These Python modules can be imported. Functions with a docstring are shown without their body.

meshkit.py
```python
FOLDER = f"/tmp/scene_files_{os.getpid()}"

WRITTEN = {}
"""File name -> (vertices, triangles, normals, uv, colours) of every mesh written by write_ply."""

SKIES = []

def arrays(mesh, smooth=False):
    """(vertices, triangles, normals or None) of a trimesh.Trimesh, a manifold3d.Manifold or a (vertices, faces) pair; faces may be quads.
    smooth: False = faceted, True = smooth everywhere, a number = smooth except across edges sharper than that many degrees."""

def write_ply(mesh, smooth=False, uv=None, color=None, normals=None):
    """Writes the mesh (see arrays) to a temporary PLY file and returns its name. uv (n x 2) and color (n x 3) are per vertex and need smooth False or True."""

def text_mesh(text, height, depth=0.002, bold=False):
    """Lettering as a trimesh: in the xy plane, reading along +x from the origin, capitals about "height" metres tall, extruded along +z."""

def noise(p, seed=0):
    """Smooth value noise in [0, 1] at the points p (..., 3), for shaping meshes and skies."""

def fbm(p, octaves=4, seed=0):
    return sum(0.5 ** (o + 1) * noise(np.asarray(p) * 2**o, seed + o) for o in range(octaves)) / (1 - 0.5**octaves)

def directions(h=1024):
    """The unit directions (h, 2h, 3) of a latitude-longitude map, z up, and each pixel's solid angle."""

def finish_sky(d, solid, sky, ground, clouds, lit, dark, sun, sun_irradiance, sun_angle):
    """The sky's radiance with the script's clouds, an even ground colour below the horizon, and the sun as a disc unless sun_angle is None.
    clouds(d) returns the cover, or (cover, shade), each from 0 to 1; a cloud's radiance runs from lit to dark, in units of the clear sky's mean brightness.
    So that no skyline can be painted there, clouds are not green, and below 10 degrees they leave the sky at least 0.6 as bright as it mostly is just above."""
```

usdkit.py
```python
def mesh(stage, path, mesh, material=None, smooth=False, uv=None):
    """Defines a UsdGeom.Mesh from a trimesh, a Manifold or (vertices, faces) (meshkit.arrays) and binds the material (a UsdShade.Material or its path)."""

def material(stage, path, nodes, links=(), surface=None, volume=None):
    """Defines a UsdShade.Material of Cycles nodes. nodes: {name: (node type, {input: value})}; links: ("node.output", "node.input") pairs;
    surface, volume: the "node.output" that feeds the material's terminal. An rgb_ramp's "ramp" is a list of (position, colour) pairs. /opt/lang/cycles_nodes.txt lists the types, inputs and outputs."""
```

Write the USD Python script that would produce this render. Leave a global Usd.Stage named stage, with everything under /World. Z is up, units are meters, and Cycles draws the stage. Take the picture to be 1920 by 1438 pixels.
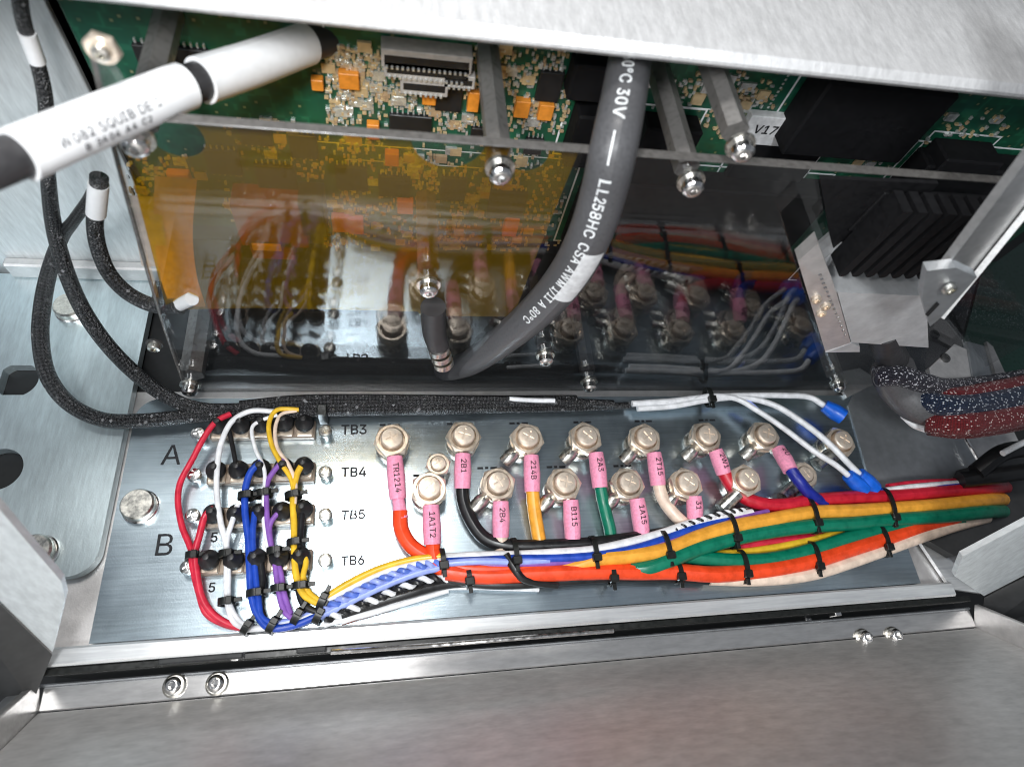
import math, random
import numpy as np, trimesh, manifold3d as m3
from shapely.geometry import Polygon, Point, box as sbox
from shapely.ops import unary_union
import usdkit, meshkit
from pxr import Usd, UsdGeom, UsdLux, UsdShade, Gf, Sdf

rng = random.Random(7); nr = np.random.default_rng(7)
stage = Usd.Stage.CreateInMemory()
UsdGeom.SetStageUpAxis(stage, UsdGeom.Tokens.z); UsdGeom.SetStageMetersPerUnit(stage, 1.0)
UsdGeom.Xform.Define(stage, '/World'); UsdGeom.Scope.Define(stage, '/World/Looks')
MM = 0.001

# ---------------------------------------------------------------- camera (solved from the three vanishing points), lengths in mm
CEN = np.array([960., 719.]); ZV = np.array([735., 1320.]); YV = np.array([733., -1600.]); CAMZ = 165.0
FPX = math.sqrt(-((ZV - CEN) @ (YV - CEN)))
_z = -np.array([*(ZV - CEN), FPX]); _z /= np.linalg.norm(_z)
_y = np.array([*(YV - CEN), FPX]); _y /= np.linalg.norm(_y)
ROT = np.stack([np.cross(_y, _z), _y, _z]); EYE = np.array([0., 0., CAMZ])
cam = UsdGeom.Camera.Define(stage, '/World/camera')
AP = 20.955
cam.CreateHorizontalApertureAttr(AP); cam.CreateVerticalApertureAttr(AP * 766 / 1024)
cam.CreateFocalLengthAttr(AP * FPX / 1920); cam.CreateClippingRangeAttr(Gf.Vec2f(0.005, 50))
cam.CreateFStopAttr(10.0); cam.CreateFocusDistanceAttr(0.165)
EXPOSURE = 0.0
cam.CreateExposureAttr(EXPOSURE)
ex, ey, ez = ROT @ [1, 0, 0], ROT @ [0, -1, 0], ROT @ [0, 0, -1]
mat = Gf.Matrix4d(1.0)
for i, a in enumerate((ex, ey, ez)): mat.SetRow3(i, Gf.Vec3d(*map(float, a)))
mat.SetTranslateOnly(Gf.Vec3d(*(EYE * MM).tolist()))
UsdGeom.Xformable(cam).AddTransformOp().Set(mat)

# ---------------------------------------------------------------- lamps: overhead bench lamp, hand lamp by the lens, window side, dim room
def rect(name, pos, target, w, h, inten, col):
    l = UsdLux.RectLight.Define(stage, '/World/' + name)
    l.CreateWidthAttr(w * MM); l.CreateHeightAttr(h * MM); l.CreateIntensityAttr(inten); l.CreateColorAttr(Gf.Vec3f(*col))
    p, t = np.array(pos, float), np.array(target, float)
    z = (p - t) / np.linalg.norm(p - t); up = np.array([0, 0, 1.]) if abs(z[2]) < .9 else np.array([0, 1., 0])
    x = np.cross(up, z); x /= np.linalg.norm(x); y = np.cross(z, x)
    M = Gf.Matrix4d(1.0)
    for i, a in enumerate((x, y, z)): M.SetRow3(i, Gf.Vec3d(*map(float, a)))
    M.SetTranslateOnly(Gf.Vec3d(*(p * MM).tolist())); UsdGeom.Xformable(l).AddTransformOp().Set(M)
rect('bench_lamp', (-60, 215, 560), (0, 50, 0), 130, 110, 27.0, (1, .98, .95))
rect('hand_lamp', (-33, 15, 174), (0, 70, 30), 22, 22, 92.0, (1, 1, 1))
rect('window_light', (-420, -330, 420), (0, 70, 30), 300, 300, 3.0, (.86, .94, 1))
rect('room_lamp', (-40, -235, 500), (0, 60, 0), 80, 100, 70.0, (.95, .98, 1))
dome = UsdLux.DomeLight.Define(stage, '/World/sky')
dm = usdkit.material(stage, '/World/Looks/room', {'b': ('background_shader', {'color': (.8, .88, 1.), 'strength': .19})}, [], surface='b.background')
UsdShade.MaterialBindingAPI.Apply(dome.GetPrim()).Bind(dm)
dome.GetPrim().SetCustomDataByKey('kind', 'structure')

# ---------------------------------------------------------------- points on real planes seen along the camera's rays
def ray(px, py): return ROT @ np.array([px - CEN[0], py - CEN[1], FPX])
def onz(px, py, z=0.):
    d = ray(px, py); return EYE + d * ((z - EYE[2]) / d[2])
def ony(px, py, y):
    d = ray(px, py); return EYE + d * ((y - EYE[1]) / d[1])
def onp(px, py, p, n):
    d = ray(px, py); return EYE + d * (((np.array(p, float) - EYE) @ np.array(n, float)) / (d @ np.array(n, float)))

# ---------------------------------------------------------------- materials
M = {}
def plain(name, col, rough=.45, metal=0., spec=.5, coat=0., **k):
    M[name] = usdkit.material(stage, '/World/Looks/' + name, {
        'g': ('texture_coordinate', {}), 'n': ('noise_texture', {'scale': k.get('ns', 700), 'detail': 3}),
        'r': ('rgb_ramp', {'ramp': [(.3, tuple(c * k.get('dark', .82) for c in col)), (.7, tuple(min(1, c * k.get('light', 1.1)) for c in col))]}),
        'm': ('map_range', {'from_min': .3, 'from_max': .7, 'to_min': max(.05, rough - .08), 'to_max': rough + .1}),
        'b': ('bump', {'strength': k.get('bump', .08), 'distance': .0003}),
        'oi': ('object_info', {}), 'ov': ('map_range', {'to_min': 1 - k.get('vary', 0), 'to_max': 1 + k.get('vary', 0)}), 'hv': ('hsv', {}),
        'p': ('principled_bsdf', {'metallic': metal, 'specular_ior_level': spec, 'coat_weight': coat, 'coat_roughness': .12})},
        [('g.object', 'n.vector'), ('n.fac', 'r.fac'), ('r.color', 'hv.color'), ('oi.random', 'ov.value'), ('ov.result', 'hv.value'), ('hv.color', 'p.base_color'), ('n.fac', 'm.value'), ('m.result', 'p.roughness'), ('n.fac', 'b.height'), ('b.normal', 'p.normal')], surface='p.BSDF')
def brushed(name, col, rough, scale=(1, 1, 1), metal=.85, bump=.25, ns=260, var=.14, blotch=.06):
    # noise drawn out along one axis: rolling / brushing marks, plus slow smudges in the gloss
    M[name] = usdkit.material(stage, '/World/Looks/' + name, {
        'g': ('geometry', {}), 'mp': ('mapping', {'scale': scale}), 'n': ('noise_texture', {'scale': ns, 'detail': 5, 'roughness': .65}),
        's': ('noise_texture', {'scale': 34, 'detail': 4}), 'f': ('noise_texture', {'scale': 2600, 'detail': 2}),
        'r': ('rgb_ramp', {'ramp': [(.3, tuple(c * (1 - var) for c in col)), (.7, tuple(min(1, c * (1 + var)) for c in col))]}),
        'm': ('map_range', {'from_min': .3, 'from_max': .7, 'to_min': rough - blotch, 'to_max': rough + blotch}),
        'a': ('mix_float', {'fac': .35}),
        'b': ('bump', {'strength': bump, 'distance': .0002}), 'p': ('principled_bsdf', {'metallic': metal})},
        [('g.position', 'mp.vector'), ('mp.vector', 'n.vector'), ('g.position', 's.vector'), ('g.position', 'f.vector'), ('n.fac', 'r.fac'), ('r.color', 'p.base_color'),
         ('s.fac', 'm.value'), ('m.result', 'p.roughness'), ('n.fac', 'a.a'), ('f.fac', 'a.b'), ('a.result', 'b.height'), ('b.normal', 'p.normal')], surface='p.BSDF')
brushed('plate_alu', (.54, .64, .70), .25, (.25, 6, 6), metal=.96, bump=.2)
brushed('left_alu', (.62, .72, .75), .36, (4, .6, 4), metal=.75, bump=.18)
brushed('bare_alu', (.70, .68, .67), .42, (1, 1, 1), metal=.75, bump=.25)
brushed('side_alu', (.46, .48, .50), .42, (1, 1, 1), metal=.85, bump=.2)
brushed('wall_alu', (.78, .82, .83), .5, (3, 3, .5), metal=.45, bump=.12)
brushed('lid_alu', (.82, .82, .825), .42, (2.2, .55, 1), metal=.38, bump=.9, ns=420, var=.16)
brushed('door_steel', (.64, .63, .62), .48, (.8, 2, 2), metal=.75, bump=.06)
brushed('hinge_alu', (.66, .65, .64), .24, (.6, 3, 3), metal=.85, bump=.1)
brushed('lip_alu', (.86, .88, .9), .3, (.3, 6, 6), metal=.7, bump=.1)
brushed('block_alu', (.62, .63, .64), .5, (1, 1, 1), metal=.5, bump=.35)
brushed('dark_steel', (.10, .10, .10), .45, (1, 1, 1), metal=.7, bump=.2)
plain('chrome', (.82, .80, .78), .16, 1., bump=.02)
plain('strip_brown', (.30, .24, .19), .4, .3)
plain('dark_green', (.004, .03, .02), .35)
plain('tin', (.74, .72, .66), .28, 1., bump=.15)
plain('tan_brass', (.82, .70, .57), .32, .7, bump=.3, vary=.16, ns=350, dark=.72)
plain('head_brass', (.84, .72, .60), .36, .6, bump=.3, vary=.14, ns=350, dark=.75)
plain('pink', (.83, .30, .45), .5, ns=1500)
plain('black_rubber', (.012, .012, .013), .42)
plain('black_tie', (.008, .009, .008), .35)
plain('ink', (.006, .007, .01), .7, bump=0)
plain('grey_ink', (.07, .07, .08), .7, bump=0)
plain('white_ink', (.75, .77, .78), .6, bump=0)
plain('white_sleeve', (.86, .87, .88), .4, bump=.02, dark=.96, light=1.02)
plain('grey_jacket', (.085, .085, .09), .42, bump=.15, ns=1800)
plain('dark_jacket', (.035, .034, .036), .45, bump=.1)
for n, c in dict(orange=(.80, .062, .012), amber_wire=(.80, .36, .04), green_wire=(.0, .165, .095), red=(.52, .012, .03), blue=(.012, .06, .42), dark_blue=(.006, .016, .25),
                 mid_blue=(.10, .18, .60), pale_blue=(.30, .38, .80), white=(.80, .81, .83), cream=(.78, .62, .50), purple=(.24, .10, .42), yellow=(.78, .48, .03), black=(.01, .01, .011), brown=(.2, .05, .03),
                 blue_ferrule=(.008, .13, .70), crimson=(.60, .02, .05)).items():
    plain(n, c, .34, ns=420, bump=.06, dark=.8)
M['board_green'] = usdkit.material(stage, '/World/Looks/board_green', {
    'g': ('geometry', {}), 'v': ('voronoi_texture', {'scale': 420, 'metric': 'chebychev', 'feature': 'f1', 'randomness': .75}), 'n': ('noise_texture', {'scale': 90, 'detail': 3}),
    'r': ('rgb_ramp', {'ramp': [(0, (.30, .32, .18)), (.10, (.22, .26, .13)), (.14, (.010, .085, .045)), (.55, (.012, .12, .065)), (.62, (.02, .17, .09)), (1, (.02, .17, .09))]}),
    'h': ('mix', {'mix_type': 'multiply', 'fac': .5}), 'p': ('principled_bsdf', {'roughness': .35, 'coat_weight': .2})},
    [('g.position', 'v.vector'), ('g.position', 'n.vector'), ('v.distance', 'r.fac'), ('r.color', 'h.color1'), ('n.color', 'h.color2'), ('h.color', 'p.base_color')], surface='p.BSDF')
plain('chip_black', (.012, .012, .013), .5)
plain('module_black', (.005, .005, .006), .7, spec=.2)
plain('cap_orange', (.75, .27, .03), .5)
plain('solder', (.70, .72, .70), .3, .6)
plain('pad_tan', (.60, .46, .26), .4, .2)
plain('ceramic', (.42, .30, .18), .5)
plain('header_grey', (.42, .40, .38), .5)
plain('flex_amber', (.66, .42, .05), .4)
plain('flex_white', (.60, .52, .46), .5)
plain('conn_red', (.22, .015, .02), .45)
plain('fin_black', (.006, .006, .007), .6, spec=.25, bump=.2)
plain('post_grey', (.26, .25, .24), .35, .6, dark=.95, light=1.04, bump=.02)
plain('edge_grey', (.10, .095, .09), .3)
plain('bench', (.02, .02, .02), .6)
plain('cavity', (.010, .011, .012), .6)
plain('label_white', (.70, .71, .72), .5)

def clear(name, tint, ior, rough=.015, diff=None, scratch=.02):
    nodes = {'t': ('transparent_bsdf', {'color': tint}), 'g': ('glossy_bsdf', {'color': (1, 1, 1), 'roughness': rough}), 'f': ('fresnel', {}), 'io': ('mix_float', {'a': ior, 'b': 1 / ior}), 'm': ('mix_closure', {}),
             'o': ('geometry', {}), 'mp': ('mapping', {'scale': (1, 1, 1), 'rotation': (0, .8, 0)}), 'm2': ('mapping', {'scale': (14, 1, .6)}), 'n': ('noise_texture', {'scale': 160, 'detail': 3}),
             'b': ('bump', {'strength': scratch, 'distance': .0001}), 'sm': ('noise_texture', {'scale': 55, 'detail': 6, 'roughness': .7}), 'sr': ('map_range', {'from_min': .45, 'from_max': .75, 'to_min': rough, 'to_max': .10, 'clamp': True})}
    links = [('o.backfacing', 'io.fac'), ('io.result', 'f.IOR'), ('f.fac', 'm.fac'), ('t.BSDF', 'm.closure1'), ('g.BSDF', 'm.closure2'), ('o.position', 'mp.vector'), ('mp.vector', 'm2.vector'), ('m2.vector', 'n.vector'), ('n.fac', 'b.height'), ('b.normal', 'g.normal'), ('o.position', 'sm.vector'), ('sm.fac', 'sr.value'), ('sr.result', 'g.roughness')]
    s = 'm.closure'
    if diff:
        nodes['d'] = ('diffuse_bsdf', {'color': diff[0]}); nodes['x'] = ('mix_closure', {'fac': diff[1]})
        links += [('m.closure', 'x.closure1'), ('d.BSDF', 'x.closure2')]; s = 'x.closure'
    M[name] = usdkit.material(stage, '/World/Looks/' + name, nodes, links, surface=s)
clear('acrylic', (.90, .905, .91), 1.43)
clear('amber_film', (.95, .71, .05), 1.25, diff=((.55, .40, .03), .11))

def braid(name, c1, c2, scale, rough=.3, fleck=None):
    nodes = {'u': ('uvmap', {'attribute': 'st'}), 'mp': ('mapping', {'scale': (1, 1, 1), 'rotation': (0, 0, math.pi / 4)}), 'k': ('checker_texture', {'scale': scale, 'color1': c1, 'color2': c2}),
             'ad': ('math', {'math_type': 'add'}), 'w': ('voronoi_texture', {'scale': scale * 1.5}), 'b': ('bump', {'strength': 1., 'distance': .0005}), 'p': ('principled_bsdf', {'roughness': rough, 'specular_ior_level': .8})}
    links = [('u.UV', 'mp.vector'), ('mp.vector', 'k.vector'), ('mp.vector', 'w.vector'), ('k.fac', 'ad.value1'), ('w.distance', 'ad.value2'), ('ad.value', 'b.height'), ('b.normal', 'p.normal')]
    if fleck:
        nodes['n'] = ('white_noise_texture', {}); nodes['vm'] = ('vector_math', {'math_type': 'scale', 'scale': scale}); nodes['fl'] = ('vector_math', {'math_type': 'floor'})
        nodes['r'] = ('rgb_ramp', {'ramp': [(0, (0, 0, 0)), (1 - fleck[1], (0, 0, 0)), (1 - fleck[1] + .01, (1, 1, 1))]}); nodes['mx'] = ('mix', {'color2': fleck[0]})
        links += [('mp.vector', 'vm.vector1'), ('vm.vector', 'fl.vector1'), ('fl.vector', 'n.vector'), ('n.value', 'r.fac'), ('r.color', 'mx.fac'), ('k.color', 'mx.color1'), ('mx.color', 'p.base_color')]
    else:
        links += [('k.color', 'p.base_color')]
    M[name] = usdkit.material(stage, '/World/Looks/' + name, nodes, links, surface='p.BSDF')
# uv: u once per millimetre of circumference, v per millimetre of length
braid('braid_black', (.006, .006, .007), (.034, .034, .036), 1.5, .22, ((.30, .30, .31), .015))
braid('braid_red', (.20, .012, .016), (.10, .006, .01), 3.2, .3, ((.75, .68, .66), .06))
braid('braid_blue', (.012, .03, .075), (.006, .012, .03), 3.2, .3, ((.70, .74, .8), .09))
braid('braid_dark', (.012, .012, .018), (.03, .03, .05), 3.2, .3, ((.75, .75, .8), .10))
braid('twist_bw', (.012, .012, .012), (.75, .75, .76), .62, .35)
braid('twist_bb', (.05, .12, .55), (.55, .62, .85), .8, .35)

# ---------------------------------------------------------------- shapes (mm)
def cat(*ms):
    ms = [m for m in ms if m is not None]
    return ms[0] if len(ms) == 1 else trimesh.util.concatenate(ms)
def bx(x0, x1, y0, y1, z0, z1, c=0.):
    lo, hi = np.array([x0, y0, z0], float), np.array([x1, y1, z1], float)
    if c <= 0:
        b = trimesh.creation.box(extents=hi - lo); b.apply_translation((lo + hi) / 2); return b
    P = []
    for k in range(3):
        l, h = lo + c, hi - c; l[k], h[k] = lo[k], hi[k]
        P += [[(l, h)[i][0], (l, h)[j][1], (l, h)[q][2]] for i in (0, 1) for j in (0, 1) for q in (0, 1)]
    return trimesh.convex.convex_hull(np.array(P))
def slab(poly, z0, z1, T=None):
    m = trimesh.creation.extrude_polygon(poly, z1 - z0, engine='earcut'); m.apply_translation([0, 0, z0])
    if T is not None: m.apply_transform(T)
    return m
TY = np.array([[1, 0, 0, 0], [0, 0, -1, 0], [0, 1, 0, 0], [0, 0, 0, 1.]])     # (x, y, z) -> (x, -z, y): a drawing in x-z, raised along -y
def spline(P, n=8):
    P = np.array(P, float)
    if len(P) == 2: return np.linspace(P[0], P[1], n + 1)
    Q = np.vstack([2 * P[0] - P[1], P, 2 * P[-1] - P[-2]]); out = []
    for i in range(1, len(Q) - 2):
        p0, p1, p2, p3 = Q[i - 1], Q[i], Q[i + 1], Q[i + 2]
        d = [max(1e-3, np.linalg.norm(b - a) ** .5) for a, b in ((p0, p1), (p1, p2), (p2, p3))]
        t0 = 0; t1 = d[0]; t2 = t1 + d[1]; t3 = t2 + d[2]
        for t in np.linspace(t1, t2, n, endpoint=False):
            A1 = (t1 - t) / (t1 - t0) * p0 + (t - t0) / (t1 - t0) * p1; A2 = (t2 - t) / (t2 - t1) * p1 + (t - t1) / (t2 - t1) * p2; A3 = (t3 - t) / (t3 - t2) * p2 + (t - t2) / (t3 - t2) * p3
            B1 = (t2 - t) / (t2 - t0) * A1 + (t - t0) / (t2 - t0) * A2; B2 = (t3 - t) / (t3 - t1) * A2 + (t - t1) / (t3 - t1) * A3
            out.append((t2 - t) / (t2 - t1) * B1 + (t - t1) / (t2 - t1) * B2)
    return np.vstack(out + [P[-1]])
def frames(S):
    T = np.gradient(S, axis=0); T /= np.maximum(1e-9, np.linalg.norm(T, axis=1, keepdims=True))
    a = np.array([0, 0, 1.]) if abs(T[0][2]) < .9 else np.array([0, 1., 0])
    N = a - T[0] * (a @ T[0]); N /= np.linalg.norm(N); Ns = []
    for t in T:
        N = N - t * (N @ t); N /= np.linalg.norm(N); Ns.append(N)
    return T, np.array(Ns), np.cross(T, np.array(Ns))
def tube(P, r, n=8, seg=10, flat=1., smooth_pts=True):
    """(mesh, uv): a round rod along the points; r a number or one per spline point (start, end)."""
    S = spline(P, n) if smooth_pts else np.array(P, float)
    T, N, B = frames(S); L = np.r_[0, np.cumsum(np.linalg.norm(np.diff(S, axis=0), axis=1))]
    R = np.full(len(S), r, float) if np.ndim(r) == 0 else np.interp(np.linspace(0, 1, len(S)), np.linspace(0, 1, len(r)), r)
    a = np.linspace(0, 2 * math.pi, seg + 1)
    V = (S[:, None] + R[:, None, None] * (flat * np.cos(a)[None, :, None] * N[:, None] + np.sin(a)[None, :, None] * B[:, None])).reshape(-1, 3)
    uv = np.stack(np.broadcast_arrays((a / (2 * math.pi) * np.mean(R) * 6.28)[None], L[:, None]), -1).reshape(-1, 2)
    i, j = np.meshgrid(np.arange(len(S) - 1), np.arange(seg), indexing='ij'); w = seg + 1
    q = np.stack([i * w + j, i * w + j + 1, (i + 1) * w + j + 1, (i + 1) * w + j], -1).reshape(-1, 4)
    F = np.vstack([q[:, [0, 2, 1]], q[:, [0, 3, 2]]])
    c0, c1 = len(V), len(V) + 1
    V = np.vstack([V, S[0], S[-1]]); uv = np.vstack([uv, uv[0], uv[-1]])
    o = (len(S) - 1) * w
    F = np.vstack([F, [[c0, k, k + 1] for k in range(seg)], [[c1, o + k + 1, o + k] for k in range(seg)]])
    return trimesh.Trimesh(V, F, process=False), uv
def rod(P, r, **k): return tube(P, r, **k)[0]
def cyl(c, r, z0, z1, seg=20, cham=0.):
    prof = [[0, z0], [r, z0], [r, z1 - cham], [r - cham, z1], [0, z1]] if cham else [[0, z0], [r, z0], [r, z1], [0, z1]]
    m = trimesh.creation.revolve(prof, sections=seg); m.apply_translation([c[0], c[1], 0]); return m
def lathe(prof, seg=20, c=(0, 0, 0)):
    m = trimesh.creation.revolve(prof, sections=seg); m.apply_translation(c); return m
def hexnut(af, z0, z1, hole, cham=.5):
    R = af / math.sqrt(3); a = np.arange(6) * math.pi / 3 + .2
    h = Polygon(np.c_[R * np.cos(a), R * np.sin(a)])
    body = m3.Manifold.extrude(m3.CrossSection([np.array(h.exterior.coords)[:-1]]), z1 - z0).translate([0, 0, z0])
    cone = m3.Manifold.revolve(m3.CrossSection([np.array([[0, z0 - .1], [R + .1, z0 - .1], [R + .1, z1 - cham * 1.2], [af / 2 - .1, z1], [0, z1]])]), 36)
    body = body ^ cone
    if hole: body = body - m3.Manifold.cylinder(5, hole, hole, 28).translate([0, 0, z1 - 1.6])
    return tm(body)
def tm(man):
    m = man.to_mesh(); return trimesh.Trimesh(m.vert_properties[:, :3], m.tri_verts, process=False)
def crosshead(r, z0, z1, dep=.6, w=.55, seg=26, dome=.5):
    prof = np.array([[0, z0], [r, z0], [r, z1 - dome], [r * .9, z1 - dome * .35], [r * .6, z1 - .05], [0, z1]])
    h = m3.Manifold.revolve(m3.CrossSection([prof]), seg)
    for a in (0, 90):
        h = h - m3.Manifold.cube([r * 1.15, w, dep * 2], True).rotate([0, 0, a + 25]).translate([0, 0, z1])
    return tm(h)
def sockethead(r, z0, z1, sock):
    prof = np.array([[0, z0], [r, z0], [r, z1 - r * .35], [r * .8, z1 - r * .08], [r * .6, z1], [0, z1]])
    h = m3.Manifold.revolve(m3.CrossSection([prof]), 26) - m3.Manifold.cylinder(3, sock, sock, 6).translate([0, 0, z1 - 1.0])
    return tm(h)
def frame_to(m, p, ax):
    """turn a shape built along +z so that it points along ax, standing at p"""
    m = m.copy(); m.apply_transform(trimesh.geometry.align_vectors([0, 0, 1], np.array(ax, float) / np.linalg.norm(ax))); m.apply_translation(p); return m
def quad(pts, t=1.0, n=None):
    """a plate of thickness t behind the flat polygon pts (away from the eye)"""
    P = np.array(pts, float); nn = np.cross(P[1] - P[0], P[2] - P[0]); nn /= np.linalg.norm(nn)
    if nn @ (EYE - P.mean(0)) < 0: nn = -nn
    k = len(P); V = np.vstack([P, P - nn * t])
    return trimesh.convex.convex_hull(V)
def text_on(s, h, O, ux, uy, depth=.06, bold=False):
    m = meshkit.text_mesh(s, h, depth, bold); ux = np.array(ux, float) / np.linalg.norm(ux); uy = np.array(uy, float); uy = uy - ux * (uy @ ux); uy /= np.linalg.norm(uy)
    A = np.eye(4); A[:3, 0], A[:3, 1], A[:3, 2], A[:3, 3] = ux, uy, np.cross(ux, uy), O
    m.apply_transform(A); return m

# ---------------------------------------------------------------- scene tree
COUNT = {}
def numbered(path):
    k = COUNT.get(path, 0); COUNT[path] = k + 1
    return path if k == 0 else f'{path}_{k:03d}'
def keys(p, label=None, cat_=None, group=None, kind=None):
    for k, v in (('label', label), ('category', cat_), ('group', group), ('kind', kind)):
        if v: p.SetCustomDataByKey(k, v)
def put(path, m, material, base, smooth=32, uv=None):
    if isinstance(m, tuple): m, uv = m
    m = m.copy(); m.vertices = (np.asarray(m.vertices) - base) * MM
    if uv is not None: return usdkit.mesh(stage, path, m, M[material], smooth=True, uv=uv).GetPrim()
    return usdkit.mesh(stage, path, m, M[material], smooth=smooth).GetPrim()
class Thing:
    def __init__(s, name, label, cat_, group=None, kind=None, at=None):
        s.path = numbered('/World/' + name); s.meta = (label, cat_, group, kind); s.parts = []; s.at = at
    def add(s, name, m, material, under=None, label=None, kind=None, smooth=32):
        s.parts.append([name, m, material, under, label, kind, smooth]); return len(s.parts) - 1
    def done(s):
        ms = [p[1][0] if isinstance(p[1], tuple) else p[1] for p in s.parts]
        lo = np.min([m.bounds[0] for m in ms], 0); hi = np.max([m.bounds[1] for m in ms], 0)
        base = np.array(s.at, float) if s.at is not None else np.array([*(lo + hi)[:2] / 2, lo[2]])
        if len(s.parts) == 1:
            name, m, mat_, _, _, _, sm = s.parts[0]
            p = put(s.path, m, mat_, base, sm); UsdGeom.Xformable(p).AddTranslateOp().Set(Gf.Vec3d(*(base * MM).tolist()))
            keys(p, *s.meta); return s.path
        x = UsdGeom.Xform.Define(stage, s.path); x.AddTranslateOp().Set(Gf.Vec3d(*(base * MM).tolist())); keys(x.GetPrim(), *s.meta)
        paths = []
        for name, m, mat_, under, label, kind, sm in s.parts:
            par = s.path if under is None else paths[under]
            path = numbered(par + '/' + name); paths.append(path)
            keys(put(path, m, mat_, base, sm), label, None, None, kind)
        return s.path
def single(name, m, material, label=None, cat_=None, group=None, kind=None, smooth=32):
    t = Thing(name, label, cat_, group, kind); t.add(name, m, material, smooth=smooth); return t.done()
def copy_of(src, dst_name, loc, label, cat_, group=None, rz=0.):
    p = numbered('/World/' + dst_name); x = UsdGeom.Xform.Define(stage, p)
    x.GetPrim().GetReferences().AddInternalReference(src); x.ClearXformOpOrder()
    x.AddTranslateOp(opSuffix='place').Set(Gf.Vec3d(*(np.array(loc) * MM).tolist()))
    if rz: x.AddRotateZOp(opSuffix='turn').Set(rz)
    x.GetPrim().SetInstanceable(True); keys(x.GetPrim(), label, cat_, group)
    return p

YS = 81.0      # front face of the clear cover
YB = 112.0     # face of the circuit board

# ================================================================ the setting
single('bench_top', bx(-600, 700, -500, 600, -64, -60), 'bench', 'dark bench top far below the open equipment', 'bench top', kind='structure')
single('chassis_floor', bx(-125, 215, 17.6, 82.9, -6, -3), 'bare_alu', 'pale bare metal floor of the chassis under the two plates', 'chassis floor', kind='structure')
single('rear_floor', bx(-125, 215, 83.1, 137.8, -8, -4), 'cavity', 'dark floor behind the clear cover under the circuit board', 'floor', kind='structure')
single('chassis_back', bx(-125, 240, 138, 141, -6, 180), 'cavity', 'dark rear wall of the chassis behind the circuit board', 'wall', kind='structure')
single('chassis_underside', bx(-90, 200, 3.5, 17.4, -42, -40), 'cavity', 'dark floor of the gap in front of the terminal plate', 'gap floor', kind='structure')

# terminal plate, rounded rear corner, with printed marks
pl = sbox(-67.2, 18.2, 152.5, 79.4)
pl = pl.difference(sbox(-67.2, 73.4, -61.2, 79.4)).union(Point(-61.2, 73.4).buffer(6, 24).intersection(pl))
pl = pl.buffer(.02)
t = Thing('terminal_plate', 'wide brushed aluminium plate carrying the terminals, printed A and B at its left', 'plate')
t.add('plate', slab(pl, -3, 0), 'plate_alu', smooth=False)
Z0 = .03
def mark(s, px, py, hpx, bold=False):
    p = onz(px, py, Z0); h = np.linalg.norm(onz(px, py - hpx, Z0) - p)
    m = text_on(s, h, (0, 0, 0), (1, 0, 0), (0, 1, 0), .05, bold); m.apply_translation([p[0], p[1], Z0]); return m
t.add('letter', mark('A', 299, 871, 36), 'ink'); t.add('letter', mark('B', 285, 1042, 40), 'ink')
for s, (px, py) in zip(('TB3', 'TB4', 'TB5', 'TB6'), ((638, 814), (638, 894), (638, 974), (638, 1060))): t.add('printed_number', mark(s, px, py, 17, True), 'ink')
for px, py in ((392, 1016), (388, 1110)): t.add('printed_number', mark('5', px, py, 17, True), 'ink')
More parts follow.
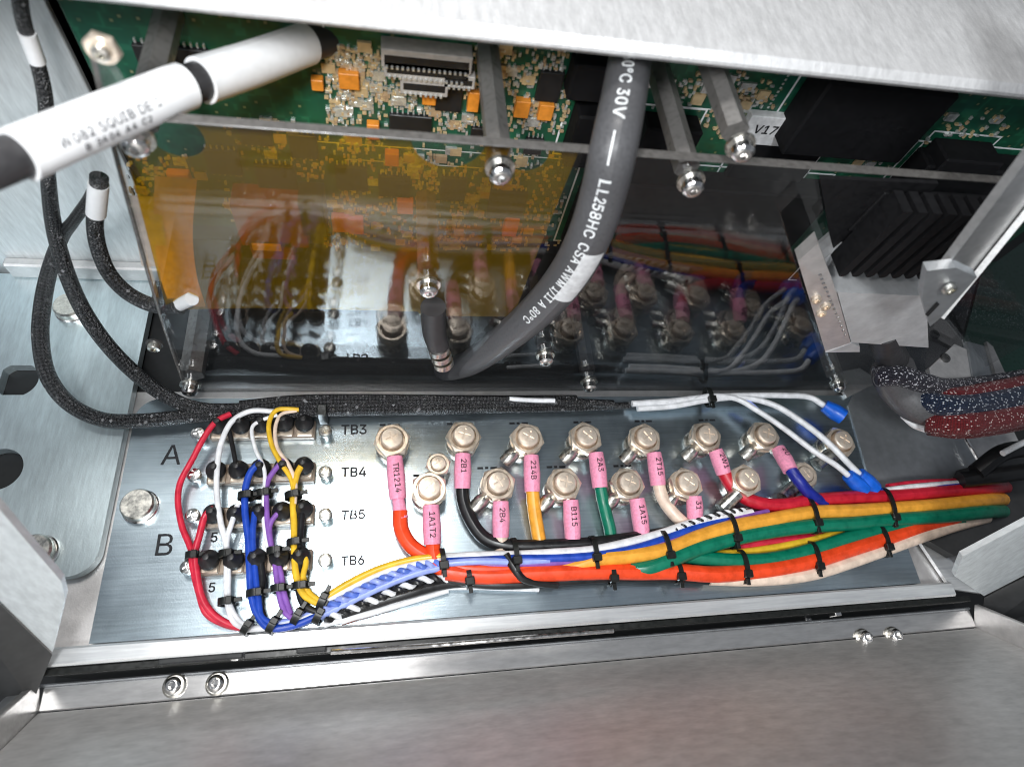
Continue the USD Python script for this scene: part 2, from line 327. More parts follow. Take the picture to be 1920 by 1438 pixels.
for px, py in ((712, 797), (838, 795), (955, 794), (1075, 792), (1190, 790), (1310, 788), (775, 892), (895, 878), (1025, 876), (1150, 874)):
    a = onz(px, py, 0); t.add('printed_dash', cat(bx(a[0], a[0] + 1.6, a[1] - .3, a[1] + .35, Z0, Z0 + .04), bx(a[0] + 2.2, a[0] + 3.1, a[1] - .3, a[1] + .35, Z0, Z0 + .04), bx(a[0] + 3.7, a[0] + 5.6, a[1] - .3, a[1] + .3, Z0, Z0 + .04)), 'ink')
t.done()

# left plate with D-shaped holes
lp = Polygon([(-125, 33), (-73, 33), (-69, 37), (-69, 119), (-125, 119)])
cx = Point(-73, 37).buffer(4, 16); lp = sbox(-125, 33.2, -68.9, 119).difference(sbox(-74.9, 33.2, -68.9, 39.2)).union(Point(-74.9, 39.2).buffer(6, 20)).buffer(.01)
a = onz(34, 714, 0); b = onz(8, 878, 0)
hole1 = Point(a[0], a[1]).buffer(5.0, 24).intersection(sbox(a[0] - 4, a[1] - 4.4, a[0] + 9, a[1] + 4.4)); hole2 = Point(b[0] - 1, b[1] - .4).buffer(5.4, 24)
t = Thing('left_plate', 'pale blue-grey aluminium plate with rounded corner and dark holes, at far left', 'plate')
t.add('plate', slab(lp.difference(hole1).difference(hole2), -2.4, .5), 'left_alu', smooth=False)
t.add('hole_liner', slab(hole1.buffer(.9).difference(hole1.buffer(.02)).intersection(sbox(-200, 0, a[0] + 3, 200)), -8, -2.5), 'chrome')
t.add('hole_floor', cat(slab(hole1.buffer(.85), -2.9, -2.6), slab(hole2.buffer(.85), -2.9, -2.6)), 'cavity')
t.done()

# upper left wall with its bent foot
t = Thing('left_wall', 'tall white metal wall standing behind the braided cables at upper left', 'wall')
t.add('panel', bx(-125, -62.5, 120.5, 122, -2, 150, .2), 'wall_alu')
t.add('foot', bx(-106, -63, 117.5, 120.4, .6, 6.5, .5), 'bare_alu')
t.add('side_flange', bx(-108, -106.3, 88, 120.4, 20, 150, .3), 'wall_alu')
t.done()

# front lip and the dark slot below it
t = Thing('front_lip', 'bright narrow aluminium lip along the front edge of the terminal plate', 'edge strip')
t.add('lip', bx(-75.5, 163, 13.9, 17.9, -4, .5, .5), 'lip_alu')
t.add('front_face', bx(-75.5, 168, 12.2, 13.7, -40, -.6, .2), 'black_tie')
t.done()
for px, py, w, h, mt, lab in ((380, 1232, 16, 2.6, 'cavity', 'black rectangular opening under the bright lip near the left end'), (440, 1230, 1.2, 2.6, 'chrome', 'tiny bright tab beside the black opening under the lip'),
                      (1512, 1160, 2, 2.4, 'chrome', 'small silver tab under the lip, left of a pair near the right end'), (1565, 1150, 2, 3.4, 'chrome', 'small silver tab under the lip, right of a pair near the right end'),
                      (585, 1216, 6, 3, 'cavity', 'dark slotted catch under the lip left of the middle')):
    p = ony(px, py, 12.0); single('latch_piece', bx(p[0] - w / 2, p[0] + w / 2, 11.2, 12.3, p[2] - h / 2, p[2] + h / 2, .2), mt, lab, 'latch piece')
p0 = ony(620, 1222, 11.6); p1 = ony(1150, 1182, 11.6)
single('wire_ledge', rod([p0, ony(800, 1210, 11.6), ony(960, 1197, 11.6), p1], .55), 'chrome', 'thin bright rail lying in the dark slot below the lip', 'rail')

# chassis side flanges (the slanted front opening)
SD = np.array([0, .3, .954]); PN = (0, .954, -.3); FP = (0, 13.8, 0)
t = Thing('left_flange', 'light grey slanted chassis flange at the lower left corner', 'flange')
F = [onp(*q, FP, PN) for q in ((-220, 700), (115, 1090), (122, 1120), (98, 1222), (-220, 912))]
t.add('flange', quad(F, 1.5), 'wall_alu', smooth=False)
A, B = F[4], F[3]
t.add('outer_skin', quad([A + (0, -.5, -.2), B + (0, -.5, -.2), B + (-8, -9, -14), A + (-40, -9, -8)], 1), 'dark_steel', smooth=False)
t.done()
t = Thing('right_flange', 'light grey slanted chassis flange at the lower right corner', 'flange')
F = [onp(*q, FP, PN) for q in ((2150, 862), (1805, 1043), (1790, 1080), (1845, 1117), (2150, 960))]
t.add('flange', quad(F, 1.5), 'wall_alu', smooth=False)
A, B = F[4], F[3]
t.add('outer_skin', quad([A + (0, -.5, -.2), B + (0, -.5, -.2), B + (3, -9, -9), A + (30, -9, -8)], 1), 'dark_steel', smooth=False)
t.done()
single('corner_strip', quad([onz(*q, -1.2) for q in ((1715, 1000), (1765, 1030), (1842, 1112), (1785, 1104))], 1.2), 'lip_alu', 'bright brushed strip of floor at the right end of the terminal plate', 'floor strip')

# door folded down: back panel, turned edges, socket screws
ZC = -6.0
ca, cb = onz(75, 1316, ZC), onz(1842, 1203, ZC); ym = (ca[1] + cb[1]) / 2 + .9
DD = np.array([0, -.48, .877]); DU = np.array([0, .877, .48])
xa, xb = ca[0], cb[0]
def dpt(x, u, v): return np.array([x, ym, ZC]) + u * DU + v * DD
def dbox(x0, x1, u0, u1, v0, v1, c=.25):
    m = bx(x0, x1, u0, u1, v0, v1, c); A = np.eye(4); A[:3, 0], A[:3, 1], A[:3, 2], A[:3, 3] = (1, 0, 0), DU, DD, (0, ym, ZC); m.apply_transform(A); return m
t = Thing('door', 'stainless steel door folded down in the foreground, with turned edges', 'door')
t.add('panel', dbox(xa, xb, -1.5, 0, 0, 190), 'door_steel')
t.add('hinge_edge', bx(xa, xb, ym + .1, ym + 5.1, ZC - 1.2, ZC + .1, .3), 'hinge_alu')
t.add('edge_roll', bx(xa - 1, xb + .5, ym + 5.15, ym + 5.8, ZC - 2.0, ZC + .2, .3), 'side_alu')
t.add('left_edge', dbox(xa - 1.6, xa - .05, -1.4, 6.6, -1.2, 190), 'hinge_alu')
t.add('left_roll', dbox(xa - 4.8, xa - 1.65, 2.5, 5.6, -1.2, 190), 'side_alu')
t.add('right_edge', dbox(xb + .05, xb + 1.6, -1.4, 6.6, -1.2, 190), 'bare_alu')
t.done()
hinge_screw = None
for (px, py), lab in zip(((327, 1285), (407, 1281), (1620, 1196), (1676, 1192)), ('left screw of the pair on the left of the folded door', 'right screw of the pair on the left of the folded door', 'left screw of the pair on the right of the folded door', 'right screw of the pair on the right of the folded door')):
    p = onz(px, py, ZC + .6); p[2] = ZC + .12; UPZ = (0, 0, 1)
    t = Thing('hinge_screw', 'round silver socket ' + lab, 'screw', at=p)
    t.add('flange', frame_to(lathe([[0, 0], [2.6, 0], [2.6, .5], [2.2, .8], [0, .8]], 24), p, UPZ), 'tin'); t.add('head', frame_to(sockethead(1.9, .5, 2.6, .85), p, UPZ), 'chrome'); t.done()

# top lid edge above the board
t = Thing('top_lid', 'bright brushed aluminium lid edge crossing the top of the picture', 'lid')
e = ony(700, 65, 91.0)
t.add('lid_sheet', bx(-160, 330, 91.0, 240, 103, 106, 1.2), 'lid_alu')
t.done()

# ================================================================ clear cover, film, board
_e = [ony(*q, YS) for q in ((350, 740), (300, 590), (265, 450), (215, 290), (150, 0))]
XL = lambda z: np.interp(z, [q[2] for q in _e], [q[0] for q in _e])
out = Polygon([(XL(-3), -2.8), (XL(35), 35), (XL(82), 82), (XL(105), 104.5), (-38.6, 104.5), (-36.5, 92.4), (190, 92.4), (190, -2.8)])
t = Thing('clear_cover', 'clear glossy plastic cover standing behind the terminals and mirroring them', 'cover')
t.add('sheet', slab(out, 0, 2.0, TY @ np.diag([1, 1, 1, 1.])), 'acrylic', smooth=False)
m = t.parts[0][1]; m.apply_translation([0, YS + 2.0, 0])
t.add('top_edge', bx(-36.4, 190, YS + .05, YS + 1.95, 92.42, 92.75, .08), 'edge_grey')
t.add('left_edge', rod([(XL(z_) - .35, YS + 1, z_) for z_ in (-2.6, 35, 82, 104)], .4, n=6, seg=8), 'edge_grey')
t.done()
zf = ony(700, 590, YS + 2.2)[2]
fl = Polygon([(XL(zf) + .8, zf), (XL(82) + .8, 82), (-43.2, 91.6), (32.2, 91.6), (30.5, 60), (29.8, zf), (7, zf - .2), (6, zf + 1.5), (-30, zf + 1.6)])
for px, py, r in ((842, 262, 6.3), (990, 293, 3.6), (330, 258, 4.2)):
    c = ony(px, py, YS + 2.2); fl = fl.difference(Point(c[0], c[2]).buffer(r, 20))
film = slab(fl, 0, .15, TY); film.apply_translation([0, YS + 2.5, 0])
single('amber_film', film, 'amber_film', 'translucent amber insulating film with round cutouts behind the clear cover', 'film', smooth=False)
p = ony(193, 85, YS + 1); 

# circuit board
t = Thing('circuit_board', 'green circuit board crowded with parts behind the clear cover', 'circuit board')
t.add('board', bx(-56, 190, YB, YB + 1.6, 33, 102.4, .1), 'board_green')
def comp(px, py, wpx, hpx, d, name, mt, under=None, c=.15, label=None):
    a = ony(px - wpx / 2, py + hpx / 2, YB); b = ony(px + wpx / 2, py - hpx / 2, YB)
    x0, x1 = sorted((a[0], b[0])); z0, z1 = sorted((a[2], b[2]))
    return t.add(name, bx(x0, x1, YB - d, YB - .01, z0, z1, min(c, d / 3)), mt, under=under, label=label), (x0, x1, z0, z1)
for px, py, w, h in ((655, 143, 36, 26), (805, 170, 28, 32), (887, 182, 26, 34), (978, 196, 34, 28), (1022, 202, 34, 26), (957, 418, 34, 30), (640, 412, 30, 26), (668, 416, 26, 26), (340, 330, 30, 26), (700, 238, 22, 26), (596, 150, 20, 18), (1572, 262, 26, 26), (1243, 150, 34, 20), (735, 290, 26, 22), (760, 380, 30, 22)):
    comp(px, py, w, h, 1.9, 'tantalum_capacitor', 'cap_orange')
for px, py, w, h in ((842, 178, 54, 46), (1030, 158, 58, 50), (770, 228, 80, 26), (1000, 270, 40, 26), (740, 345, 60, 34), (850, 350, 52, 40), (950, 380, 80, 46), (660, 330, 56, 40), (520, 330, 64, 44), (420, 300, 50, 40), (570, 270, 46, 40), (480, 250, 50, 30), (300, 110, 60, 50), (370, 120, 40, 60), (900, 250, 40, 26)):
    k, (x0, x1, z0, z1) = comp(px, py, w, h, 1.2, 'chip', 'chip_black')
    pins = [bx(x0 + (x1 - x0) * (i + .35) / n_, x0 + (x1 - x0) * (i + .65) / n_, YB - .5, YB - .02, zz, zz + .8) for n_ in [max(4, int((x1 - x0) / 1.1))] for i in range(n_) for zz in (z0 - .8, z1)]
    t.add('chip_pins', cat(*pins), 'solder', under=k, kind='stuff', smooth=False)
for px, py, w, h in ((800, 92, 170, 16), (800, 112, 160, 14), (795, 140, 90, 22), (860, 130, 60, 18)):
    k, (x0, x1, z0, z1) = comp(px, py, w, h, 4.0, 'header', 'header_grey')
    t.add('header_slot', bx(x0 + .6, x1 - .6, YB - 4.1, YB - 3.6, z0 + (z1 - z0) * .3, z0 + (z1 - z0) * .7), 'chip_black', under=k)
    t.add('header_pins', cat(*[bx(x, x + .45, YB - 4.6, YB - 4.0, z0 + .1, z0 + .5) for x in np.arange(x0 + .8, x1 - .8, 1.0)]), 'solder', under=k, kind='stuff', smooth=False)
for px, py, w, h, d in ((1105, 235, 110, 90, 6), (1235, 265, 150, 100, 6), (1450, 300, 230, 110, 2), (1610, 190, 330, 110, 8), (1740, 330, 240, 130, 8), (1100, 130, 90, 60, 5), (1300, 390, 500, 110, 7), (1705, 405, 430, 230, 7)):
    k, (x0, x1, z0, z1) = comp(px, py, w, h, d, 'power_module', 'module_black', c=.5)
    fr = sbox(x0 - 1.4, z0 - 1.4, x1 + 1.4, z1 + 1.4).exterior.buffer(.22)
    f = slab(fr, 0, .06, TY); f.apply_translation([0, YB - .02, 0]); t.add('silk_outline', f, 'white_ink', under=k, smooth=False)
k, (x0, x1, z0, z1) = comp(1455, 236, 160, 40, 2.3, 'sticker', 'label_white', label='white printed sticker on the black module')
t.add('sticker_print', text_on('V171', 2.2, (x0 + 2.2, YB - 2.33, (z0 + z1) / 2 - .6), (1, 0, 0), (0, 0, 1), .03, True), 'ink', under=k)
for (px, py), (w, h) in zip(((515, 385), (515, 430), (590, 372)), ((110, 70), (70, 30), (36, 60))):
    comp(px, py, w, h, 7, 'connector', 'conn_red' if w > 50 else 'chip_black')
comp(505, 422, 50, 10, 7.4, 'connector_bar', 'yellow')
line = [bx(ony(612, 110, YB)[0] - .15, ony(612, 110, YB)[0] + .15, YB - .05, YB - .01, 66, 90)]
for zz, x0_, x1_ in ((62.5, -18, 42), (58, -10, 30), (79.5, 57, 70)): line.append(bx(x0_, x1_, YB - .05, YB - .01, zz, zz + .25))
t.add('silk_lines', cat(*line), 'white_ink', kind='stuff', smooth=False)
big = [[], [], []]; little = [[], [], []]
def in_mod(x, z): return any(p[0] in ('power_module', 'chip', 'header', 'sticker', 'connector') and p[1].bounds[0][0] - .6 < x < p[1].bounds[1][0] + .6 and p[1].bounds[0][2] - .6 < z < p[1].bounds[1][2] + .6 for p in t.parts)
dens = [((612, 85), (1090, 250), 620), ((610, 250), (1060, 470), 560), ((420, 220), (610, 420), 170), ((1220, 140), (1340, 260), 60), ((1340, 150), (1450, 260), 90), ((1600, 210), (1890, 330), 110), ((300, 90), (460, 140), 70), ((240, 290), (420, 400), 50), ((1280, 130), (1400, 220), 40)]
for (ax, ay), (bx_, by), n_ in dens:
    cl = [(rng.uniform(ax, bx_), rng.uniform(ay, by)) for _ in range(max(4, n_ // 9))]
    for i in range(int(n_ * 2.2)):
        qx, qy = rng.choice(cl); qx += rng.gauss(0, 22); qy += rng.gauss(0, 18)
        if not (ax < qx < bx_ and ay < qy < by): continue
        p = ony(qx, qy, YB)
        if in_mod(p[0], p[2]): continue
        q = rng.random(); w, h = (.42, .24) if q < .45 else ((.24, .42) if q < .95 else (1.3, 1.0))
        s = rng.choice((0, 0, 0, 1, 1, 2)); m = bx(p[0] - w, p[0] + w, YB - rng.uniform(.35, .8), YB - .02, p[2] - h, p[2] + h)
        (big if w > 1 else little)[s].append(m)
for s, (nm, mt) in enumerate((('solder_pad', 'solder'), ('resistor', 'pad_tan'), ('ceramic_capacitor', 'ceramic'))):
    for m in big[s]: t.add(nm, m, mt, smooth=False)
    if little[s]: t.add('small_' + nm + 's', cat(*little[s]), mt, kind='stuff', smooth=False)
ring = [bx(p[0] - .25, p[0] + .25, YB - .1, YB - .02, p[2] - .25, p[2] + .25) for k in range(60) for p in [ony(1070 - .0 * k, 0, YB)] for p in [np.array([ony(1410, 250, YB)[0] if k % 2 else ony(1075, 250, YB)[0], 0, 60 + k * .5])]]
t.add('via_rows', cat(*ring), 'solder', kind='stuff', smooth=False)
t.done()

# flat flex strips hanging between cover and board
for (pts, w, mt, lab) in (([ony(330, 335, 100), ony(325, 440, 98), ony(335, 520, 94), ony(352, 575, 90)], 8, 'flex_amber', 'amber flat strip hanging down behind the film near its left edge'),
                          ([ony(270, 370, 100), ony(280, 430, 98), ony(292, 500, 96)], 6, 'flex_white', 'pale flat strip hanging behind the film, leftmost of two')):
    S = spline(pts, 6); V = np.vstack([S + (-w / 2 * f, 0, 0) for f in (1,)] + [S + (w / 2, 0, 0)]); n_ = len(S)
    Fq = [[i, i + 1, n_ + i + 1, n_ + i] for i in range(n_ - 1)]
    a_ = trimesh.Trimesh(V, np.vstack([np.array(Fq)[:, [0, 1, 2]], np.array(Fq)[:, [0, 2, 3]]]), process=False); b_ = a_.copy(); b_.apply_translation([0, .3, 0]); b_.invert()
    single('flat_strip', cat(a_, b_), mt, lab, 'flat strip', smooth=True)

# standoffs carrying the cover, with their silver screws
def standoff(px, py, lab, r=2.4, y1=YS - 1.2, y0=YB, mt='post_grey'):
    p = ony(px, py, y1); t = Thing('standoff', lab, 'standoff', at=p)
    t.add('post', rod([(p[0], YS + 2.8, p[2]), (p[0], y0 - .1, p[2])], r, n=1, seg=6), mt, smooth=False)
    t.add('washer', frame_to(lathe([[0, 0], [2.6, 0], [2.6, .6], [0, .6]], 20), (p[0], YS - .02, p[2]), (0, -1, 0)), 'tin')
    t.add('screw', frame_to(sockethead(2.0, .55, 3.0, .8), (p[0], YS - .02, p[2]), (0, -1, 0)), 'chrome')
    t.done()
standoff(938, 322, 'tall grey standoff with silver screw in the round cutout region of the amber film')
standoff(1297, 347, 'grey standoff with silver screw just right of the thick grey cable')
standoff(1390, 280, 'grey standoff with silver screw in front of the white sticker')
standoff(256, 268, 'silver screwed standoff just under the white cable label')
standoff(356, 728, 'pinkish grey standoff at the lower left corner of the clear cover', r=3.2, y0=104)
standoff(804, 540, 'standoff with tall silver screw above the short black sleeve', r=2.6, y0=106)
standoff(1023, 672, 'dark standoff low in the cover just right of the grey cable', y0=106, mt='dark_jacket')
standoff(1105, 722, 'dark standoff lowest in the cover, above the fourth terminal', y0=106, mt='dark_jacket')
standoff(1573, 724, 'standoff screw at the lower right under the ridged metal block', r=2.6, y0=100)
p = ony(193, 88, YS); t = Thing('ear_screw', 'brass coloured screw in the raised ear of the clear cover', 'screw'); t.add('nut', frame_to(hexnut(4, 0, 1.0, 0), (p[0], YS - .02, p[2]), (0, -1, 0)), 'tan_brass'); t.add('head', frame_to(crosshead(1.2, 1.0, 2.0), (p[0], YS - .02, p[2]), (0, -1, 0)), 'tin'); t.done()
p = ony(290, 643, YS); t = Thing('edge_screw', 'small dark screw on the left edge of the clear cover', 'screw'); t.add('washer', frame_to(lathe([[0, 0], [1.9, 0], [1.9, .5], [0, .5]], 18), (p[0], YS - .02, p[2]), (0, -1, 0)), 'dark_steel'); t.add('head', frame_to(crosshead(1.4, .5, 2.0), (p[0], YS - .02, p[2]), (0, -1, 0)), 'tin'); t.done()

# ================================================================ big terminals
ZH = 8.0
def build_terminal():
    t = Thing('terminal', 'placeholder', 'terminal', at=(0, 0, 0))
    t.add('post', cyl((0, 0), 3.1, 0.02, ZH - 3.4, 24), 'tin'); t.add('base_ring', lathe([[0, 0], [4.4, .02], [4.4, 1.0], [4.0, 1.3], [0, 1.3]], 26), 'tin')
    t.add('nut', hexnut(8.6, ZH - 2.6, ZH - .6, 3.5), 'tan_brass', smooth=20)
    t.add('screw', crosshead(2.95, ZH - 2.2, ZH + 1.1, .35, .5), 'head_brass'); return t
terms = [(735, 822, 'orange lead with a long pink sleeve'), (870, 816, 'black lead'), (990, 820, 'amber lead'), (1100, 818, 'green lead'), (1212, 820, 'cream lead'), (1327, 816, 'red lead'), (1437, 815, 'dark blue lead'), (1580, 826, None),
         (805, 914, 'short orange lead under the harness start'), (935, 905, 'first hidden lead, between black and amber leads'), (1060, 905, 'lead between amber and green leads'), (1180, 905, 'lead between green and cream leads'), (1290, 905, 'lead just right of the cream lead'), (1402, 898, None), (1512, 888, None)]
extra = {7: 'brass terminal nut at the upper right under the white wires', 13: 'brass terminal nut with bare silver barrel, beside the red lead', 14: 'brass terminal nut half hidden by the dark blue lead'}
first = None; TP = []
for i, (px, py, what) in enumerate(terms):
    p = onz(px, py, ZH if i != 14 else 5.0); TP.append(p)
    if i == 14: continue
    lab = extra.get(i) or 'brass terminal nut and screw holding the ' + what
    rz = (i * 47) % 60
    if first is None:
        t = build_terminal(); t.at = np.zeros(3); t.meta = (lab, 'terminal', 'brass terminals in two rows on the plate', None)
        for q in t.parts: q[1].apply_translation([p[0], p[1], 0])
        t.at = np.array([p[0], p[1], 0.]); first = t.done()
    else: copy_of(first, 'terminal', (p[0], p[1], 0), lab, 'terminal', 'brass terminals in two rows on the plate', rz)
p = onz(822, 868, 7); t = Thing('small_terminal', 'small brass stud tucked behind the black lead', 'terminal', at=(p[0], p[1], 0))
for q in (('post', cyl((0, 0), 2.2, .02, 5.2, 20), 'tin'), ('nut', hexnut(6, 5, 6.4, 2.3), 'tan_brass'), ('screw', crosshead(2.0, 5.4, 7.4, .3, .4), 'head_brass')):
    q[1].apply_translation([p[0], p[1], 0]); t.add(*q)
t.done()
p = TP[14]; t = Thing('small_terminal', extra[14], 'terminal', at=(p[0], p[1], 0))
for q in (('post', cyl((0, 0), 2.4, .02, 3.2, 20), 'tin'), ('nut', hexnut(7.4, 3, 4.6, 2.6), 'tan_brass'), ('screw', crosshead(2.4, 3.2, 5.2, .3, .4), 'head_brass')):
    q[1].apply_translation([p[0], p[1], 0]); t.add(*q)
t.done()

# leads: ring lug, crimp barrel, pink printed sleeve, wire
JR = np.random.default_rng(11)
def Z(lst): return [onz(*q) + (JR.normal(0, .14, 3) if 0 < i < len(lst) - 1 else 0) for i, q in enumerate(lst)]
def lead(i, sl, wire, r, mt, lab, name='lead', marks='1214', thin=None):
    """sl: pixel ends of the sleeve (with heights); wire: (px, py, z) path from the sleeve's end"""
    p = TP[i]; t = Thing(name, lab, 'wire lead')
    a, b = onz(*sl[0]), onz(*sl[1]); zl = ZH - 3.2
    d = (a - p)[:2]; d /= np.linalg.norm(d)
    rg = Point(0, 0).buffer(4.6, 24).difference(Point(0, 0).buffer(2.0, 16)); g = slab(rg, zl, zl + .6); g.apply_translation([p[0], p[1], 0])
    t.add('ring_lug', g, 'tan_brass')
    t.add('barrel', rod([(p[0] + d[0] * 3.8, p[1] + d[1] * 3.8, zl + .3), a * .6 + b * .4 + (0, 0, 0)], [1.5, 1.7], n=3), 'tin')
    mid = (a + b) / 2 + (0, 0, .25)
    s = t.add('sleeve', rod([a, mid, b], [2.1, 2.35, 2.15], n=6, seg=16), 'pink')
    if thin is not None:
        t.add('sleeve', rod([b + (b - a) * -.1, onz(*thin)], [1.5, 1.9], n=4, seg=14), 'pink'); b = onz(*thin)
    ax = (b - a) / np.linalg.norm(b - a); side = np.cross(ax, (0, 0, 1)); side /= np.linalg.norm(side); nn = np.cross(side, ax)
    if i in (2, 3, 4, 5, 6, 9, 10, 11, 12):
        e_ = p + np.array([-6.2, -5.2, 0]); e_[2] = 2.6; c_ = p + np.array([-2.6, -2.2, 0]); c_[2] = zl - .4
        t.add('second_barrel', rod([c_, (c_ + e_) / 2 + (0, 0, .5), e_], [1.5, 2.1, 2.0], n=3, seg=16), 'tin')
    tm_ = text_on(marks, 1.5, (a + (onz(*sl[1]) - a) * .16) + nn * 2.7 + (-side) * -.75, ax, -side if (np.cross(ax, -side) @ (EYE - a)) > 0 else side, .05)
    t.add('sleeve_print', tm_, 'ink', under=s)
    if wire:
        P = [b - ax * 2.0] + Z(wire)
        t.add('wire', rod(P, r, n=8, seg=14), mt)
    t.done()
H = 3.6
lead(0, ((740, 857, 6.6), (746, 935, 4.6)), [(752, 990, 3.2), (768, 1022, 3.0), (800, 1042, 3.2), (850, 1062, 4.0), (950, 1068, 4.2), (1080, 1062, 4), (1180, 1050, 3.6)], 1.95, 'orange', 'orange wire with long pink sleeve curving from the leftmost terminal', thin=(752, 972, 3.6), marks='TR1214')
lead(1, ((868, 852, 6.6), (867, 916, 4.8)), [(868, 935, 4.0), (882, 975, 3.4), (908, 1008, 3.2), (950, 1022, 3.4), (1030, 1022, 3.8), (1110, 1017, 4.2), (1190, 1008, 4.4), (1250, 1000, 4), (1330, 985, 3), (1420, 960, 2.4)], 1.75, 'black', 'black wire with pink sleeve bending into the top of the harness', marks='2B1')
lead(2, ((996, 855, 6.6), (998, 922, 4.8)), [(1001, 950, 4.0), (1008, 990, 3.4), (1014, 1025, 3.0), (1030, 1048, 3), (1080, 1052, 3.2)], 1.85, 'amber_wire', 'amber wire with pink sleeve dropping behind the harness', marks='214B')
lead(3, ((1117, 850, 6.6), (1125, 914, 4.8)), [(1132, 945, 4.0), (1141, 985, 3.2), (1150, 1020, 2.6), (1180, 1040, 2.6)], 1.7, 'green_wire', 'green wire with pink sleeve dropping straight behind the harness', marks='2A3')
lead(4, ((1226, 850, 6.6), (1234, 910, 4.8)), [(1243, 935, 4.2), (1262, 962, 3.6), (1290, 985, 3), (1330, 1000, 2.6)], 1.8, 'cream', 'cream wire with pink sleeve slanting down to the harness', marks='2T15')
lead(5, ((1341, 845, 6.6), (1357, 888, 5.2)), [(1370, 908, 4.6), (1395, 932, 4.4), (1430, 945, 4.6), (1470, 947, 5.0), (1520, 940, 5.2), (1590, 934, 5.2), (1662, 929, 5.2), (1760, 922, 5), (1850, 915, 4.5), (1885, 913, 2)], 2.0, 'red', 'thick red wire with pink sleeve sweeping into the top of the harness', marks='2W1')
lead(6, ((1459, 843, 6.6), (1482, 882, 8.6)), [(1497, 900, 8.6), (1518, 925, 7.0), (1545, 945, 5)], 1.75, 'dark_blue', 'dark blue wire with pink sleeve slanting into the harness at right', marks='2U')
lead(8, ((808, 948, 6.6), (811, 1020, 4.8)), [(814, 1040, 4.0), (822, 1062, 3.2), (850, 1072, 3.2)], 1.9, 'orange', 'short orange wire with pink sleeve, lower left terminal', marks='1A1T2')
lead(9, ((939, 940, 6.6), (939, 1006, 4.0)), [(940, 1030, 2.5)], 1.8, 'cream', 'pink sleeved lead between the black bend and the amber wire', marks='2B4')
lead(10, ((1070, 938, 6.6), (1074, 1010, 4.0)), [(1076, 1030, 2.5)], 1.8, 'red', 'pink sleeved lead between the amber and green wires', marks='B115')
lead(11, ((1194, 935, 6.6), (1204, 1002, 4.0)), [(1208, 1020, 2.5)], 1.8, 'cream', 'pink sleeved lead between the green and cream wires', marks='1A15')
lead(12, ((1301, 930, 6.6), (1303, 972, 4.4)), [(1306, 1000, 2.4)], 1.8, 'dark_blue', 'pink sleeved lead just right of the cream wire', marks='31')
for i, (ax, ay, bx2, by2, lab) in {13: (1382, 925, 1352, 955, 'bare silver crimp lug slanting down from the terminal beside the red lead'), 14: (1490, 912, 1468, 935, 'bare silver crimp lug under the dark blue lead'), 7: (1560, 850, 1530, 872, 'bare silver crimp lug under the upper right terminal')}.items():
    p = TP[i]; t = Thing('bare_lug', lab, 'crimp lug'); zt = ZH - 3.2 if i != 14 else 2.3; g = slab(Point(0, 0).buffer(4.6, 24).difference(Point(0, 0).buffer(2.0, 16)), zt, zt + .55); g.apply_translation([p[0], p[1], 0])
    t.add('ring_lug', g, 'tin'); t.add('barrel', rod([onz(ax, ay, zt + .2), onz(bx2, by2, min(3.5, zt + .3))], 2.1, n=2, seg=16), 'tin'); t.done()

# ================================================================ the harness: every wire its own thing
def wire(pts, r, mt, lab, name='wire', n=7, seg=12, tip=None, cat_='wire'):
    t = Thing(name, lab, cat_); P = Z(pts)
    if mt.startswith('twist'):
        S_ = spline(P, 40); T_, N_, B_ = frames(S_); L_ = np.r_[0, np.cumsum(np.linalg.norm(np.diff(S_, axis=0), axis=1))]
        for k, m_ in enumerate({'twist_bw': ('black', 'white'), 'twist_bb': ('mid_blue', 'pale_blue')}[mt]):
            a_ = (L_ * 2 * math.pi / (r * 3.4) + k * math.pi)[:, None]
            t.add('strand', rod(S_ + (N_ * np.cos(a_) + B_ * np.sin(a_)) * r * .52, r * .52, smooth_pts=False, seg=8), m_)
        return t.done()
    t.add('insulation', tube(P, r, n=n, seg=seg) if mt.startswith(('braid', 'twist')) else rod(P, r, n=n, seg=seg), mt)
    if tip: tip(t, P)
    t.done()
END = 2
wire([(1035, 1066, 3.6), (1075, 1060, 4.6), (1120, 1050, 5.6), (1180, 1042, 6), (1248, 1030, 6), (1310, 1006, 6), (1372, 988, 6), (1440, 974, 6), (1520, 963, 6), (1590, 957, 6), (1662, 953, 6), (1760, 946, 5.6), (1850, 938, 5), (1880, 936, 2)], 2.05, 'amber_wire', 'thick amber wire running along the middle of the upper harness')
wire([(1160, 1072, 3.8), (1190, 1068, 4.6), (1215, 1062, 5.6), (1250, 1051, 6), (1310, 1030, 6), (1372, 1010, 6), (1440, 996, 6), (1520, 986, 6), (1590, 980, 6), (1662, 976, 6), (1760, 968, 5.6), (1850, 961, 5), (1880, 958, 2)], 2.05, 'green_wire', 'thick green wire along the lower side of the upper harness')
wire([(1270, 1040, 4.4), (1330, 1048, 4.6), (1390, 1052, 5), (1450, 1046, 5), (1520, 1032, 5), (1590, 1010, 5), (1650, 994, 5), (1720, 982, 4), (1800, 976, 3)], 2.0, 'green_wire', 'thick green wire dipping through the lower branch of the harness')
wire([(836, 1071, 4.2), (900, 1079, 4.2), (1000, 1074, 4.4), (1120, 1070, 4.6), (1200, 1070, 4.6), (1262, 1071, 4.8), (1330, 1075, 5), (1390, 1074, 5), (1455, 1066, 5), (1522, 1052, 5), (1590, 1031, 5), (1655, 1010, 5), (1720, 990, 4), (1790, 975, 3)], 2.2, 'orange', 'thick orange wire forming the bottom of the lower harness branch')
